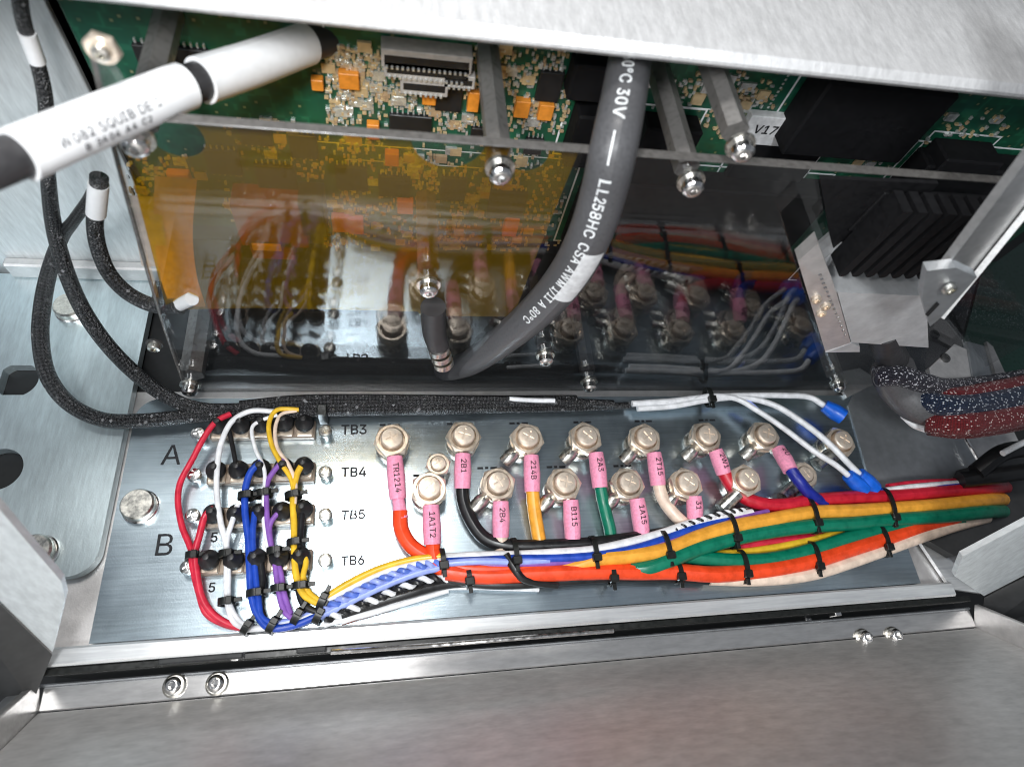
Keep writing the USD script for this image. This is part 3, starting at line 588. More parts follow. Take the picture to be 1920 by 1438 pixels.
wire([(1330, 1085, 3.4), (1400, 1088, 4), (1460, 1084, 4.2), (1525, 1073, 4.4), (1590, 1055, 4.6), (1660, 1030, 4.6), (1730, 1005, 4), (1790, 984, 3.2), (1850, 970, 2)], 1.7, 'cream', 'cream wire along the very bottom of the lower harness branch')
wire([(1290, 1035, 3), (1340, 1038, 3.4), (1400, 1034, 3.6), (1470, 1024, 3.6), (1530, 1012, 3.6), (1600, 994, 3.4), (1690, 980, 3)], 1.2, 'yellow', 'thin yellow wire inside the eye of the harness')
wire([(1380, 1026, 2.4), (1430, 1016, 2.6), (1480, 1012, 2.8), (1540, 1008, 2.6), (1600, 1000, 2)], 1.6, 'crimson', 'short red wire showing inside the eye of the harness')
wire([(1490, 1006, 2), (1560, 1000, 2.2), (1620, 992, 2.2), (1680, 985, 2)], 1.1, 'blue', 'thin blue wire inside the right end of the harness eye')
wire([(830, 1046, 5), (890, 1043, 5.2), (965, 1040, 5.4), (1040, 1037, 5.6), (1112, 1031, 5.8), (1180, 1018, 5.8), (1245, 999, 5.6), (1300, 982, 5.4), (1350, 969, 5.2), (1410, 962, 4.6)], 1.25, 'white', 'white wire along the top of the harness, left half')
wire([(830, 1053, 5.4), (890, 1051, 5.8), (965, 1049, 6), (1040, 1046, 6.2), (1112, 1041, 6.4), (1180, 1029, 6.4), (1245, 1011, 6.2), (1300, 992, 5.8), (1360, 975, 5), (1420, 966, 4)], 1.15, 'blue', 'blue wire under the white one along the top of the harness')
wire([(828, 1060, 5), (890, 1059, 5.2), (965, 1057, 5.4), (1040, 1053, 5.6), (1112, 1047, 5.8), (1180, 1036, 5.8), (1245, 1019, 5.8), (1310, 996, 5.4), (1372, 977, 5.2), (1440, 960, 5)], 1.0, 'purple', 'purple wire between blue and amber in the harness')
wire([(836, 1056, 6), (900, 1053, 6.6), (965, 1052, 6.4), (1030, 1050, 6.2)], .9, 'pale_blue', 'pale blue wire crossing the start of the harness')
wire([(1265, 992, 6), (1310, 973, 6.2), (1360, 961, 6), (1400, 956, 5)], .8, 'twist_bw', 'twisted white pair between the second and third upper harness ties')
wire([(1500, 945, 4), (1560, 931, 4.6), (1630, 923, 5.4), (1700, 917, 5.4), (1780, 910, 5.2), (1840, 905, 4.8)], .95, 'blue', 'thin blue wire on the upper right edge of the harness')
wire([(1650, 920, 5.6), (1700, 913, 6), (1770, 907, 5.6), (1838, 902, 5)], .8, 'white', 'thin white wire on the upper right edge of the harness')
wire([(1664, 912, 4.6), (1720, 905, 5), (1790, 902, 4.6), (1850, 899, 3.6)], .9, 'crimson', 'thin red wire on the far upper right edge of the harness')
wire([(836, 1085, 3), (900, 1094, 3), (960, 1096, 3), (1050, 1089, 3), (1150, 1084, 3), (1260, 1084, 3), (1330, 1088, 2.6)], 1.2, 'black', 'black wire along the bottom edge of the harness middle')
wire([(948, 1040, 6), (962, 1062, 6.4), (978, 1082, 5.6), (1005, 1093, 4), (1045, 1096, 3)], 1.1, 'black', 'black wire crossing down over the harness at the second tie')
wire([(640, 1165, 1.2), (720, 1140, 1.4), (800, 1105, 1.6), (880, 1100, 1.6), (950, 1102, 1.4), (1010, 1104, 1.2)], .75, 'white', 'thin white wire lying lowest under the harness start')
# left run from the small terminals to the harness
wire([(605, 1124, 2.6), (650, 1096, 3.2), (710, 1066, 4), (770, 1049, 4.6), (832, 1042, 5)], .85, 'yellow', 'yellow wire arching from the left bundle to the harness start')
wire([(600, 1132, 2.6), (660, 1100, 3), (720, 1072, 4), (780, 1055, 4.6), (834, 1048, 5)], .7, 'white', 'thin white wire just under the arching yellow one')
wire([(595, 1150, 2.4), (660, 1113, 3), (720, 1085, 3.8), (780, 1064, 4.4), (834, 1055, 4.8)], 1.3, 'twist_bb', 'ribbed blue twisted pair rising to the harness start')
wire([(600, 1155, 2.4), (660, 1125, 3), (725, 1096, 3.6), (785, 1073, 4), (834, 1062, 4.4)], 1.0, 'pale_blue', 'pale blue wire under the ribbed blue pair')
wire([(610, 1160, 2), (680, 1132, 2.4), (750, 1105, 2.8), (810, 1086, 3), (880, 1090, 2.8)], 1.35, 'twist_bw', 'black and white twisted pair below the blue wires')
wire([(640, 1152, 1.6), (700, 1132, 2), (760, 1113, 2.2), (840, 1094, 2.4), (930, 1092, 2)], 1.3, 'black', 'black wire below the twisted pair at the harness start')
wire([(608, 1170, 1.4), (690, 1152, 1.4), (770, 1128, 1.4), (840, 1106, 1.4)], .75, 'white', 'loose white wire lying on the plate below the twisted pair')
wire([(640, 1168, 1), (700, 1152, 1), (750, 1135, 1)], .5, 'brown', 'short thin brown wire lying on the plate below the white one')

# zip ties: flat band round the bundle, with its square head
def tie(px0, py0, px1, py1, z, lab, w=1.25, mt='black_tie', hz=2.6, head=True, name='zip_tie'):
    a, b = onz(px0, py0, z), onz(px1, py1, z); c = (a + b) / 2; R = np.linalg.norm(b - a) / 2; u = (b - a) / (2 * R); v = np.array([0, 0, 1.]); ax = np.cross(u, v)
    an = np.linspace(0, 2 * math.pi, 25)[:-1]; V = []; 
    for rr, s in ((0, -1), (0, 1), (.55, 1), (.55, -1)):
        V.append(c + np.outer(np.cos(an) * (R + rr), u) + np.outer(np.sin(an) * (hz + rr), v) + s * ax * w / 2)
    V = np.vstack(V); n_ = 24; F = []
    for k in range(4):
        k2 = (k + 1) % 4
        for i in range(n_):
            j = (i + 1) % n_; F += [[k * n_ + i, k2 * n_ + i, k2 * n_ + j], [k * n_ + i, k2 * n_ + j, k * n_ + j]]
    m = trimesh.Trimesh(V, F, process=False); m.fix_normals()
    t = Thing(name, lab, 'zip tie'); t.add('band', m, mt)
    if head:
        q_ = .7 if name == 'wire_tie' else .9; h = bx(-1.3 * q_, 1.3 * q_, -1.1 * q_, 1.1 * q_, -.9 * q_, .9 * q_, .2); A = np.eye(4); A[:3, 0], A[:3, 1], A[:3, 2] = ax, u, v; A[:3, 3] = c + u * (R * .55) + v * (hz * .85 + .4); h.apply_transform(A); t.add('head', h, mt)
        tl = bx(-.5, .5, 0, 1.8, -.3, .3, .1); A[:3, 3] = c + u * (R * .55 + 1.0) + v * (hz * .8); tl.apply_transform(A); t.add('tail', tl, mt)
    t.done()
for q, lab in (((828, 1032, 832, 1072, 5), 'black zip tie at the very start of the harness'), ((962, 1012, 968, 1066, 5.2), 'black zip tie where the second black wire crosses the harness'), ((1108, 1008, 1116, 1060, 5.4), 'black zip tie on the harness below the green lead'),
               ((1240, 998, 1254, 1058, 5.6), 'black zip tie where the green wire joins the harness'), ((1364, 965, 1378, 1026, 5.6), 'black zip tie at the left tip of the harness eye'), ((1512, 935, 1528, 998, 5.6), 'black zip tie on the upper harness below the dark blue lead'), ((1655, 918, 1672, 990, 5.6), 'black zip tie on the upper harness beside the blue caps'),
               ((876, 1068, 880, 1100, 3.6), 'small black tie on the orange wire, leftmost of the lower row'), ((1143, 1060, 1147, 1096, 3.8), 'small black tie on the orange wire below the third upper tie'), ((1266, 1056, 1272, 1092, 4), 'small black tie on the orange wire at the left of the lower branch'),
               ((1386, 1034, 1396, 1092, 4.6), 'black tie round green and orange wires, left of the lower branch'), ((1518, 1018, 1530, 1078, 4.6), 'black tie round green and orange wires, middle of the lower branch'), ((1642, 984, 1660, 1042, 4.6), 'black tie at the right end of the lower branch')):
    tie(*q, lab)

# ================================================================ small terminal strips TB3 to TB6
rows = [('TB3', [(411, 800), (452, 800), (491, 798), (534, 796), (571, 796)], (371, 813), (610, 808)), ('TB4', [(405, 884), (447, 883), (489, 880), (532, 878), (570, 876)], (364, 890), (610, 885)),
        ('TB5', [(400, 966), (444, 966), (488, 964), (529, 961), (568, 957)], (361, 966), (610, 965)), ('TB6', [(392, 1052), (438, 1052), (480, 1049), (524, 1047), (563, 1045)], (352, 1063), (610, 1050))]
for nm, pts, ls, rs in rows:
    t = Thing('terminal_strip', f'row of five small screw terminals with black boots, printed {nm} at its right', 'terminal strip')
    P = [onz(*q, 4.0) for q in pts]
    a, b = P[0], P[-1]
    t.add('strip_body', bx(a[0] - 2.6, b[0] + 2.6, min(a[1], b[1]) - 2.6, max(a[1], b[1]) + 2.2, .02, 2.0, .3), 'strip_brown')
    for k, p in enumerate(P):
        t.add('clamp', bx(p[0] - 2.1, p[0] + 2.1, p[1] - 2.7, p[1] + 2.0, 2.02, 3.2, .3), 'tan_brass')
        t.add('boot', lathe([[0, 3.25], [2.0, 3.25], [2.5, 4.0], [2.25, 5.2], [1.3, 6.1], [.7, 7.6], [0, 7.8]], 16, (p[0], p[1] + .3, 0)), 'black_rubber')
    for q, c in ((ls, 'chrome'), (rs, 'tin')):
        p = onz(*q, 3.2); m = cat(crosshead(1.75, 2.4, 3.9, .35, .4), cyl((0, 0), 1.2, .02, 2.5, 14)); m.apply_translation([p[0], p[1], 0]); t.add('end_screw', m, c)
    t.done()

# their wires
wire([(432, 776, 6), (406, 790, 6.5), (385, 820, 6.2), (362, 862, 5.6), (340, 905, 5), (334, 940, 4.6), (343, 990, 4.2), (358, 1030, 4), (362, 1060, 3.8), (372, 1110, 3.2), (388, 1148, 2.6), (420, 1170, 2.2), (462, 1178, 2)], 0.76, 'crimson', 'red wire bowing out to the left from the first small terminal row')
wire([(402, 952, 5.6), (384, 968, 5.4), (374, 1000, 5), (366, 1035, 4.4), (370, 1075, 4.2), (380, 1120, 3.6), (402, 1156, 2.8), (440, 1172, 2.4), (470, 1176, 2)], 0.84, 'crimson', 'red wire leaving the third small terminal row, joining the other red one')
wire([(520, 772, 6), (470, 772, 7), (435, 790, 7.4), (416, 830, 7), (408, 870, 6.4), (408, 920, 5.8), (416, 980, 5.2), (424, 1030, 4.8), (425, 1090, 4.4), (428, 1140, 3.6), (442, 1168, 2.8), (470, 1180, 2)], 0.71, 'white', 'long white wire arching down across all four small rows')
wire([(446, 945, 5.8), (436, 975, 5.4), (428, 1010, 5), (429, 1070, 4.6), (431, 1130, 3.8), (448, 1166, 2.6), (472, 1176, 2)], 0.67, 'white', 'second white wire starting at the third small row')
wire([(428, 800, 6), (436, 845, 5.6), (444, 880, 5.4)], 0.59, 'black', 'short black wire between the first and second small rows')
wire([(490, 866, 6.4), (472, 882, 6.2), (462, 915, 5.8), (462, 960, 5.4), (466, 1010, 5), (468, 1060, 4.8), (474, 1112, 4), (482, 1155, 3), (505, 1176, 2.4), (545, 1172, 2.2), (600, 1152, 2.2)], 0.88, 'blue', 'thick blue wire falling from the second small row and turning right')
wire([(478, 960, 5.4), (474, 1000, 5.2), (476, 1060, 4.6), (484, 1115, 3.8), (492, 1158, 2.8), (520, 1172, 2.2)], 0.76, 'blue', 'blue wire alongside the thick one from the third small row')
wire([(488, 1052, 4.6), (490, 1090, 4.2), (486, 1125, 3.4), (494, 1160, 2.6)], 0.92, 'black', 'black wire beside the blue ones below the fourth small row')
wire([(533, 862, 6.2), (515, 880, 6), (503, 905, 5.8), (500, 945, 5.4), (506, 1000, 5), (514, 1050, 4.8), (522, 1105, 4), (534, 1145, 3), (552, 1162, 2.2)], 0.71, 'purple', 'purple wire falling from the second small row')
wire([(524, 958, 5.6), (506, 985, 5.2), (510, 1030, 5), (528, 1070, 4.4), (530, 1112, 3.8), (545, 1150, 2.6)], 0.67, 'purple', 'second purple wire from the third small row')
wire([(520, 778, 6.6), (490, 785, 7), (472, 800, 7), (478, 840, 6.4), (494, 880, 6.2), (494, 930, 5.6), (496, 980, 5), (503, 1035, 4.6)], 0.50, 'white', 'thin white wire looping over the first small row')
wire([(560, 768, 6), (520, 768, 7), (507, 790, 7), (508, 830, 6.4), (526, 865, 6.2), (545, 900, 6), (551, 940, 5.6)], 0.63, 'yellow', 'yellow wire arching over the first small row')
wire([(556, 770, 6), (528, 776, 6.8), (515, 800, 6.8), (520, 840, 6.4), (540, 870, 6.2), (551, 905, 6), (553, 945, 5.6)], 0.50, 'cream', 'cream wire beside the arching yellow one')
wire([(568, 868, 6), (554, 890, 6), (549, 930, 5.6), (551, 985, 5.2), (553, 1040, 4.8), (558, 1085, 4.4), (572, 1118, 3.4), (604, 1134, 2.6)], 0.84, 'yellow', 'thick yellow wire falling from the second small row')
wire([(566, 1032, 5.2), (574, 1052, 5), (568, 1082, 4.4), (578, 1112, 3.6), (602, 1128, 2.8)], 0.71, 'yellow', 'short yellow wire curling from the fourth small row')
wire([(568, 945, 5.4), (562, 990, 5), (561, 1050, 4.4), (562, 1100, 3.6), (572, 1135, 2.6), (600, 1150, 2)], 0.88, 'black', 'black wire hanging behind the thick yellow one')
for q, lab in (((352, 1043, 372, 1041, 4), 'black tie round the two red wires'), ((414, 1040, 438, 1038, 4.6), 'black tie on the white wires at the fourth small row'), ((413, 1129, 438, 1126, 3.6), 'black tie on the white wires below the fourth small row'), ((450, 931, 474, 929, 5.4), 'black tie on the blue wire above the third small row'),
               ((480, 928, 508, 924, 5.2), 'black tie on the purple wire above the third small row'), ((538, 931, 562, 927, 5.2), 'black tie on the yellow wire above the third small row'), ((541, 1019, 564, 1016, 4.8), 'black tie on the yellow wire above the fourth small row'), ((504, 1035, 528, 1032, 4.6), 'black tie on the purple wires at the fourth small row'),
               ((466, 1114, 494, 1110, 3.6), 'black tie on the blue wires below the fourth small row'), ((511, 1105, 536, 1102, 3.8), 'black tie on the purple wires below the fourth small row'), ((550, 1100, 576, 1097, 4), 'black tie on the yellow wires below the fourth small row'), ((458, 1186, 472, 1166, 2.2), 'black tie where red and white wires meet at the bottom'),
               ((505, 1184, 520, 1160, 2.2), 'black tie on the bottom bundle below the purple wires'), ((551, 1168, 566, 1144, 2.2), 'black tie on the bottom bundle below the yellow wires'), ((600, 1138, 612, 1114, 2.8), 'black tie where yellow leaves the bottom bundle'), ((592, 1166, 606, 1142, 2), 'black tie at the right end of the bottom bundle')):
    tie(*q, lab, w=1.7, hz=1.7, head=True, name='wire_tie')
wire([(455, 1180, 1.8), (520, 1172, 1.8), (575, 1156, 1.8), (640, 1128, 2)], .75, 'white', 'white wire in the bottom bundle along the lip')
wire([(500, 1172, 1.8), (560, 1158, 1.9), (625, 1130, 2.2)], .75, 'pale_blue', 'pale blue wire in the bottom bundle along the lip')

# ================================================================ black braided cables
def cable(pts, r, lab, mt='braid_black', **k):
    t = Thing('braided_cable', lab, 'cable'); t.add('braid', tube(pts, r, n=10, seg=16), mt)
    for nm, a, b, rr, m2 in k.get('sleeves', ()):
        t.add(nm, rod([a, (np.array(a) + b) / 2, b], rr, n=4, seg=18), m2)
    t.done()
c1 = [ony(34, -30, 108), ony(40, 20, 108), ony(48, 55, 108), ony(70, 118, 108), ony(84, 180, 107), ony(88, 260, 106), ony(90, 330, 104)] + [onz(104, 440, 38), onz(128, 520, 28), onz(158, 585, 19), onz(200, 645, 12), onz(250, 697, 7), onz(310, 742, 5), onz(370, 766, 4.6), onz(460, 768, 4.6), onz(560, 760, 4.6), onz(700, 756, 4.6), onz(840, 754, 4.4), onz(960, 753, 4), onz(1080, 752, 3.6)]
cable(c1, [1.2, 1.2, 1.2, 1.25, 1.3, 1.35, 1.4, 1.7, 1.8] + [1.9] * 11, 'long black braided cable with white band, falling from the upper left corner', sleeves=(('white_band', ony(50, 62, 107.8), ony(70, 116, 107.8), 1.4, 'white_sleeve'),))
c3 = [ony(182, 345, 101), ony(168, 372, 101), ony(140, 412, 102), onz(112, 452, 32), onz(92, 510, 24), onz(80, 570, 18), onz(76, 635, 13), onz(90, 705, 9.5), onz(130, 757, 6.5), onz(190, 786, 4.6), onz(260, 789, 4), onz(340, 782, 4.2), onz(420, 776, 4.4), onz(520, 772, 4.4), onz(640, 768, 4.4), onz(780, 765, 4.2), onz(930, 762, 4)]
cable(c3, [1.2, 1.2, 1.25, 1.6, 1.75] + [1.9] * 12, 'black braided cable looping low over the left plate')
c2 = [ony(186, 332, 99), ony(182, 380, 98), ony(178, 425, 97), ony(186, 470, 95), ony(206, 515, 92), ony(240, 550, 89), ony(285, 572, 86.5), ony(340, 574, 83)]
cable(c2, [1.7, 1.65, 1.65, 1.75], 'short black braided cable with white collar, entering the cover edge', sleeves=(('white_band', ony(185, 345, 98.8), ony(180, 402, 97.6), 1.9, 'white_sleeve'), ('end_band', ony(332, 573, 83.6), ony(360, 560, 82.4), 1.5, 'white_sleeve')))
wire([(450, 760, 6), (560, 750, 6), (700, 747, 6), (850, 748, 5.6), (950, 750, 5), (1060, 754, 4.6), (1150, 758, 4)], 1.3, 'braid_black', 'black braided wire lying along the top of the cable run', name='braided_wire')
wire([(470, 776, 3), (640, 774, 3), (800, 772, 3), (950, 768, 3), (1080, 764, 3), (1180, 760, 3)], 1.1, 'braid_black', 'black braided wire lying along the bottom of the cable run', name='braided_wire')
wire([(955, 748, 6), (1000, 749, 6.2), (1040, 751, 6)], .7, 'white', 'short white wire glinting on the black cable run')
p = onz(604, 770, 6); single('cable_clip', bx(p[0] - 1.3, p[0] + 1.3, p[1] - 1.6, p[1] + 1.6, .05, 7, .3), 'black_tie', 'small square black clip on the cable run above the TB3 marking', 'clip')

# white wires with blue caps at right
def cap(d, L=6.0, r=2.5):
    def f(t, P):
        u = np.array(P[-1]) - np.array(P[-2]); u /= np.linalg.norm(u)
        t.add('blue_cap', rod([P[-1] - u * .5, P[-1] + u * L * .5, P[-1] + u * L], [r * .8, r * 1.05, r], n=3, seg=14), 'blue_ferrule')
    return f
wire([(1185, 757, 3.4), (1260, 752, 4), (1330, 746, 4.6), (1400, 743, 5), (1470, 740, 5.6), (1520, 745, 6), (1548, 762, 6.4)], .95, 'white', 'white wire arching to the upper blue cap', tip=cap(0))
wire([(1195, 766, 3.2), (1260, 762, 3.8), (1330, 749, 4.6), (1390, 746, 5.2), (1450, 758, 6), (1505, 790, 8), (1550, 828, 9.5), (1590, 868, 9), (1612, 890, 7.5)], .95, 'white', 'white wire slanting to the right one of the lower blue caps', tip=cap(0, 6.5, 2.5))
wire([(1200, 760, 3), (1280, 757, 3.8), (1330, 743, 5), (1380, 748, 5.4), (1420, 770, 6.6), (1470, 803, 8), (1525, 845, 9), (1570, 875, 8.6), (1592, 893, 7.4)], .85, 'white', 'white wire slanting to the left one of the lower blue caps', tip=cap(0, 6.5, 2.4))
wire([(1330, 750, 4), (1375, 745, 4.8), (1400, 752, 5), (1420, 766, 4.6)], .5, 'pale_blue', 'thin pale blue wire among the white wires at the tie')
tie(1324, 730, 1332, 760, 4.4, 'black zip tie round the white wires above the sixth terminal', hz=1.9)

# ================================================================ thick grey cable with printing
G = [np.array(v) for v in (onz(1196, 30, 96), onz(1182, 110, 96.5), onz(1168, 190, 96.5), onz(1150, 280, 94), onz(1132, 360, 86), onz(1106, 440, 76), onz(1066, 515, 62), onz(1010, 580, 46), onz(945, 636, 30), onz(885, 678, 15), onz(848, 692, 5), onz(832, 694, -2))]
t = Thing('grey_cable', 'thick grey cable with white printing curving down in front of the cover', 'cable')
def crad(i): return 0
GT = tube(G, [4.0, 4.0, 4.0, 4.1, 4.2, 4.3, 4.4, 4.3, 4.0, 3.6, 3.3, 3.1], n=12, seg=28)
t.add('jacket', GT[0], 'grey_jacket')
S = spline(G, 40); Ls = np.r_[0, np.cumsum(np.linalg.norm(np.diff(S, axis=0), axis=1))]; ST, _, _ = frames(S)
def at_len(L): return np.array([np.interp(L, Ls, S[:, k]) for k in range(3)]), np.array([np.interp(L, Ls, ST[:, k]) for k in range(3)])
def rad_at(L): return np.interp(L / Ls[-1], np.linspace(0, 1, 12), [4.0, 4.0, 4.0, 4.1, 4.2, 4.3, 4.4, 4.3, 4.0, 3.6, 3.3, 3.1])
def wrap(m, L0, off, lift=.06):
    """lay a flat drawing (x along the cable, y round it) on the jacket facing the viewer"""
    V = np.asarray(m.vertices).copy(); out = []
    for x, y, zz in V:
        c, tg = at_len(L0 + x); tg = tg / np.linalg.norm(tg); n = EYE - c; n -= tg * (n @ tg); n /= np.linalg.norm(n); s = np.cross(n, tg); r = rad_at(L0 + x); a = (y + off) / r
        out.append(c + (r + lift + zz) * (n * math.cos(a) + s * math.sin(a)))
    m = m.copy(); m.vertices = np.array(out); return m
L = 11.5
for ch in 'AWM 60°C 30V — LL258HC CSA AWM I/II A 80°C':
    if ch == ' ': L += 1.1; continue
    m = meshkit.text_mesh(ch, 1.95, .04, True)
    w = m.bounds[1][0] - m.bounds[0][0]
    if L > 125: break
    t.add('printed_character', wrap(m.subdivide_to_size(.7), L, -1.2), 'white_ink', smooth=False); L += w + .4
bs = trimesh.Trimesh(*[np.array(v) for v in ([[x, y, 0] for x in np.linspace(0, 17, 18) for y in np.linspace(-2.2, 2.2, 9)], [f for i in range(17) for j in range(8) for f in ([i * 9 + j, (i + 1) * 9 + j, (i + 1) * 9 + j + 1], [i * 9 + j, (i + 1) * 9 + j + 1, i * 9 + j + 1])])], process=False)
Lb = Ls[np.argmin(np.linalg.norm(S - G[5], axis=1))]
t.add('white_band', wrap(bs, Lb + 1, 2.6, .1), 'label_white', smooth=True)
t.done()
t = Thing('short_sleeve', 'short dark sleeve with silver rings below the tall screw', 'sleeve')
a, b = ony(812, 575, 80), ony(832, 690, 76)
t.add('tube', rod([a, ony(815, 625, 79), ony(822, 650, 78)], [2.9, 2.9, 2.7], n=4, seg=18), 'dark_jacket')
for k in range(3): t.add('ring', rod([ony(822 + 4 * k, 652 + 12 * k, 77.6 - .4 * k), ony(824 + 4 * k, 660 + 12 * k, 77.2 - .4 * k)], 2.6, n=1, seg=18), 'tin')
t.done()

# ================================================================ foreground labelled cable
P = [onz(-120, 352, 101), onz(0, 306, 99), onz(180, 230, 96), onz(345, 163, 93), onz(470, 122, 90), onz(580, 82, 87), onz(680, 50, 84)]
S2 = spline(P, 20)
def along(f): return np.array([np.interp(f, np.linspace(0, 1, len(S2)), S2[:, k]) for k in range(3)])
def seg_(f0, f1, r, **k): return rod([along(f) for f in np.linspace(f0, f1, 10)], r, seg=24, n=2, **k)
t = Thing('labelled_cable', 'dark foreground cable with two bright white label sleeves', 'cable')
t.add('jacket', rod(P, [2.75, 2.8, 3.0, 3.2], n=10, seg=24), 'dark_jacket')
def fpx(px): 
    best = min(np.linspace(0, 1, 400), key=lambda f: abs((lambda q: CEN[0] + FPX * q[0] / q[2])(ROT.T @ (along(f) - EYE)) - px)); return best
s1 = t.add('label_sleeve', seg_(fpx(32), fpx(345), 3.4), 'white_sleeve', label='longer white sleeve with faint grey print')
t.add('label_sleeve', seg_(fpx(376), fpx(574), 3.55), 'white_sleeve', label='blank shorter white sleeve')
f0 = fpx(84); q0 = along(f0); u = along(fpx(240)) - q0; Lp = np.linalg.norm(u); u /= Lp
for row, (s, h, off) in enumerate((('W082 SQUIB DE 11 7W', 1.25, -.35), ('B 2A04 A4 C2', 1.0, -1.95))):
    x = 3.0 * row
    for ch in s:
        if ch == ' ': x += .7; continue
        m = meshkit.text_mesh(ch, h, .03); c = along(f0) + u * x; n = EYE - c; n -= u * (n @ u); n /= np.linalg.norm(n); sd = np.cross(n, u); V = np.asarray(m.vertices).copy()
        w = m.bounds[1][0] - m.bounds[0][0]; out_ = []
        for vx, vy, vz in V:
            cc = along(min(1, f0 + (x + vx) / Lp * (fpx(240) - f0))) if False else c + u * vx
            an = (vy + off - .9) / 3.45; out_.append(cc + (3.45 + vz) * (n * math.cos(an) + sd * math.sin(an)))
        m.vertices = np.array(out_); t.add('printed_character', m, 'grey_ink', under=s1, smooth=False); x += w + .28
t.done()

# ================================================================ right side: block, cable, rail, bracket
Yb = 72.0
A = ony(1568, 545, Yb); B = ony(1738, 552, Yb); Cc = ony(1742, 650, Yb); D = ony(1592, 640, Yb)
x0, x1, z0, z1 = 98.5, 138.5, 45.5, 67.5
t = Thing('metal_block', 'grey cast metal block with a toothed top edge, right of the cover', 'connector block')
bl = [ony(1570, 548, Yb), ony(1737, 555, Yb), ony(1741, 652, Yb), ony(1596, 642, Yb)]
top = [ony(1530, 462, Yb + 7), ony(1575, 500, Yb + 7), ony(1752, 508, Yb + 7), ony(1737, 555, Yb), ony(1570, 548, Yb)]
lf = [ony(1496, 490, Yb + 6), ony(1532, 455, Yb + 7), bl[0], bl[3], ony(1546, 662, Yb + 4)]
t.add('body', trimesh.convex.convex_hull(np.vstack([bl, np.array(bl) + (0, 9, 0)])), 'block_alu', smooth=False)
t.add('top_slope', trimesh.convex.convex_hull(np.vstack([[ony(1541, 500, Yb + 7), ony(1752, 508, Yb + 7), bl[1] + (0, -.05, .05), bl[0] + (0, -.05, .05)], np.array([ony(1541, 500, Yb + 7), ony(1752, 508, Yb + 7), bl[1], bl[0]]) + (0, 2, -2)])), 'block_alu', smooth=False)
q0, q1 = ony(1535, 502, Yb + 6.9), ony(1765, 510, Yb + 6.9)
for k in range(8):
    f = (k + .12) / 8; a = q0 + (q1 - q0) * f; h = 3.0 if k else 8.0; w = np.linalg.norm(q1 - q0) / 8
    pts = np.array([a + (-w * .42, 0, -1), a + (w * .42, 0, -1), a + (-w * .06, 0, h), a + (w * .06, 0, h)]); t.add('tooth', trimesh.convex.convex_hull(np.vstack([pts, pts + (0, 5, 0)])), 'block_alu', smooth=False)
t.add('side_plate', quad([ony(1496, 490, Yb + 1), ony(1534, 456, Yb + 1), bl[0] + (-.2, -.1, 0), bl[3] + (-.2, -.1, 0), ony(1548, 661, Yb + .5)], 3), 'bare_alu', smooth=False)
t.add('bottom_rim', quad([ony(1548, 661, Yb + .3), bl[3] + (0, -.2, 0), ony(1612, 650, Yb), ony(1612, 660, Yb)], 3), 'block_alu', smooth=False)
dots = [lathe([[0, 0], [.35, 0], [.25, .3], [0, .35]], 8, (0, 0, 0)) for _ in range(15)]
for k, m in enumerate(dots):
    f = k / 14; c = ony(1537 + f * 47, 515 + f * 112, Yb - .2); t.add('bead', frame_to(m, c, (0, -1, 0)), 'chrome')
for px, py in ((1530, 560), (1540, 585), (1548, 572)):
    c = ony(px, py, Yb + .4); t.add('side_screw', frame_to(crosshead(1.1, 0, 1), c, (-.3, -1, .2)), 'tan_brass')
t.done()
# black finned heat sink standing behind the block
t = Thing('heat_sink', 'black finned heat sink above the toothed metal block', 'heat sink')
t.add('side_cheek', quad([ony(*q_, 79.6) for q_ in ((1538, 335), (1760, 345), (1620, 512), (1574, 508), (1556, 440))], .9), 'fin_black', smooth=False)
hA, hB = ony(1574, 512, 74.5), ony(1756, 518, 74.5); zb = hA[2]
t.add('base', bx(hA[0] - 2, hB[0] + 4, 79.0, 80.6, zb + 8, 90, .2), 'fin_black')
for k in range(9):
    x = hA[0] + (hB[0] - hA[0]) * k / 7.4; w_ = 1.05
    pf = unary_union([sbox(x - w_, zb + w_, x + w_, 91), Point(x, zb + w_).buffer(w_, 8)])
    m = slab(pf, 0, 5.4, TY); m.apply_translation([0, 78.95, 0]); t.add('fin', m, 'fin_black')
t.done()
# multicoloured braided cable out of the block
t = Thing('multicolour_cable', 'bundle of red, blue and dark braided sleeves bending right from the metal block', 'cable')
ng = [ony(1662, 640, 76), ony(1675, 690, 74), onz(1700, 722, 27), onz(1740, 738, 25)]
t.add('boot', rod([ony(1655, 610, 77), ony(1665, 655, 76), ony(1690, 700, 74)], [5.6, 5.8, 6.0], n=6, seg=20, flat=.7), 'dark_jacket')
t.add('wrap', rod([onz(1672, 690, 33), onz(1688, 728, 28), onz(1718, 758, 27), onz(1755, 775, 26)], [5.6, 5.6, 5.2, 4.4], n=6, seg=20), 'grey_jacket')
def strand(nm, pts, r, mt): t.add(nm, tube([onz(*q) for q in pts], r, n=8, seg=16), mt)
strand('dark_sleeve', [(1640, 706, 33), (1680, 704, 35), (1725, 716, 34), (1770, 728, 31), (1850, 722, 30), (1970, 700, 30)], 2.9, 'braid_dark')
strand('red_sleeve', [(1722, 734, 29), (1780, 742, 32), (1860, 730, 33), (1970, 708, 33)], 2.4, 'braid_red')
strand('blue_sleeve', [(1712, 745, 29), (1770, 760, 32), (1840, 754, 32.5), (1970, 728, 33)], 3.1, 'braid_blue')
strand('blue_sleeve', [(1720, 756, 27), (1780, 776, 30), (1850, 770, 31), (1970, 744, 31)], 3.1, 'braid_blue')
strand('red_sleeve', [(1738, 788, 26), (1790, 795, 30), (1860, 788, 31), (1970, 764, 31)], 3.5, 'braid_red')
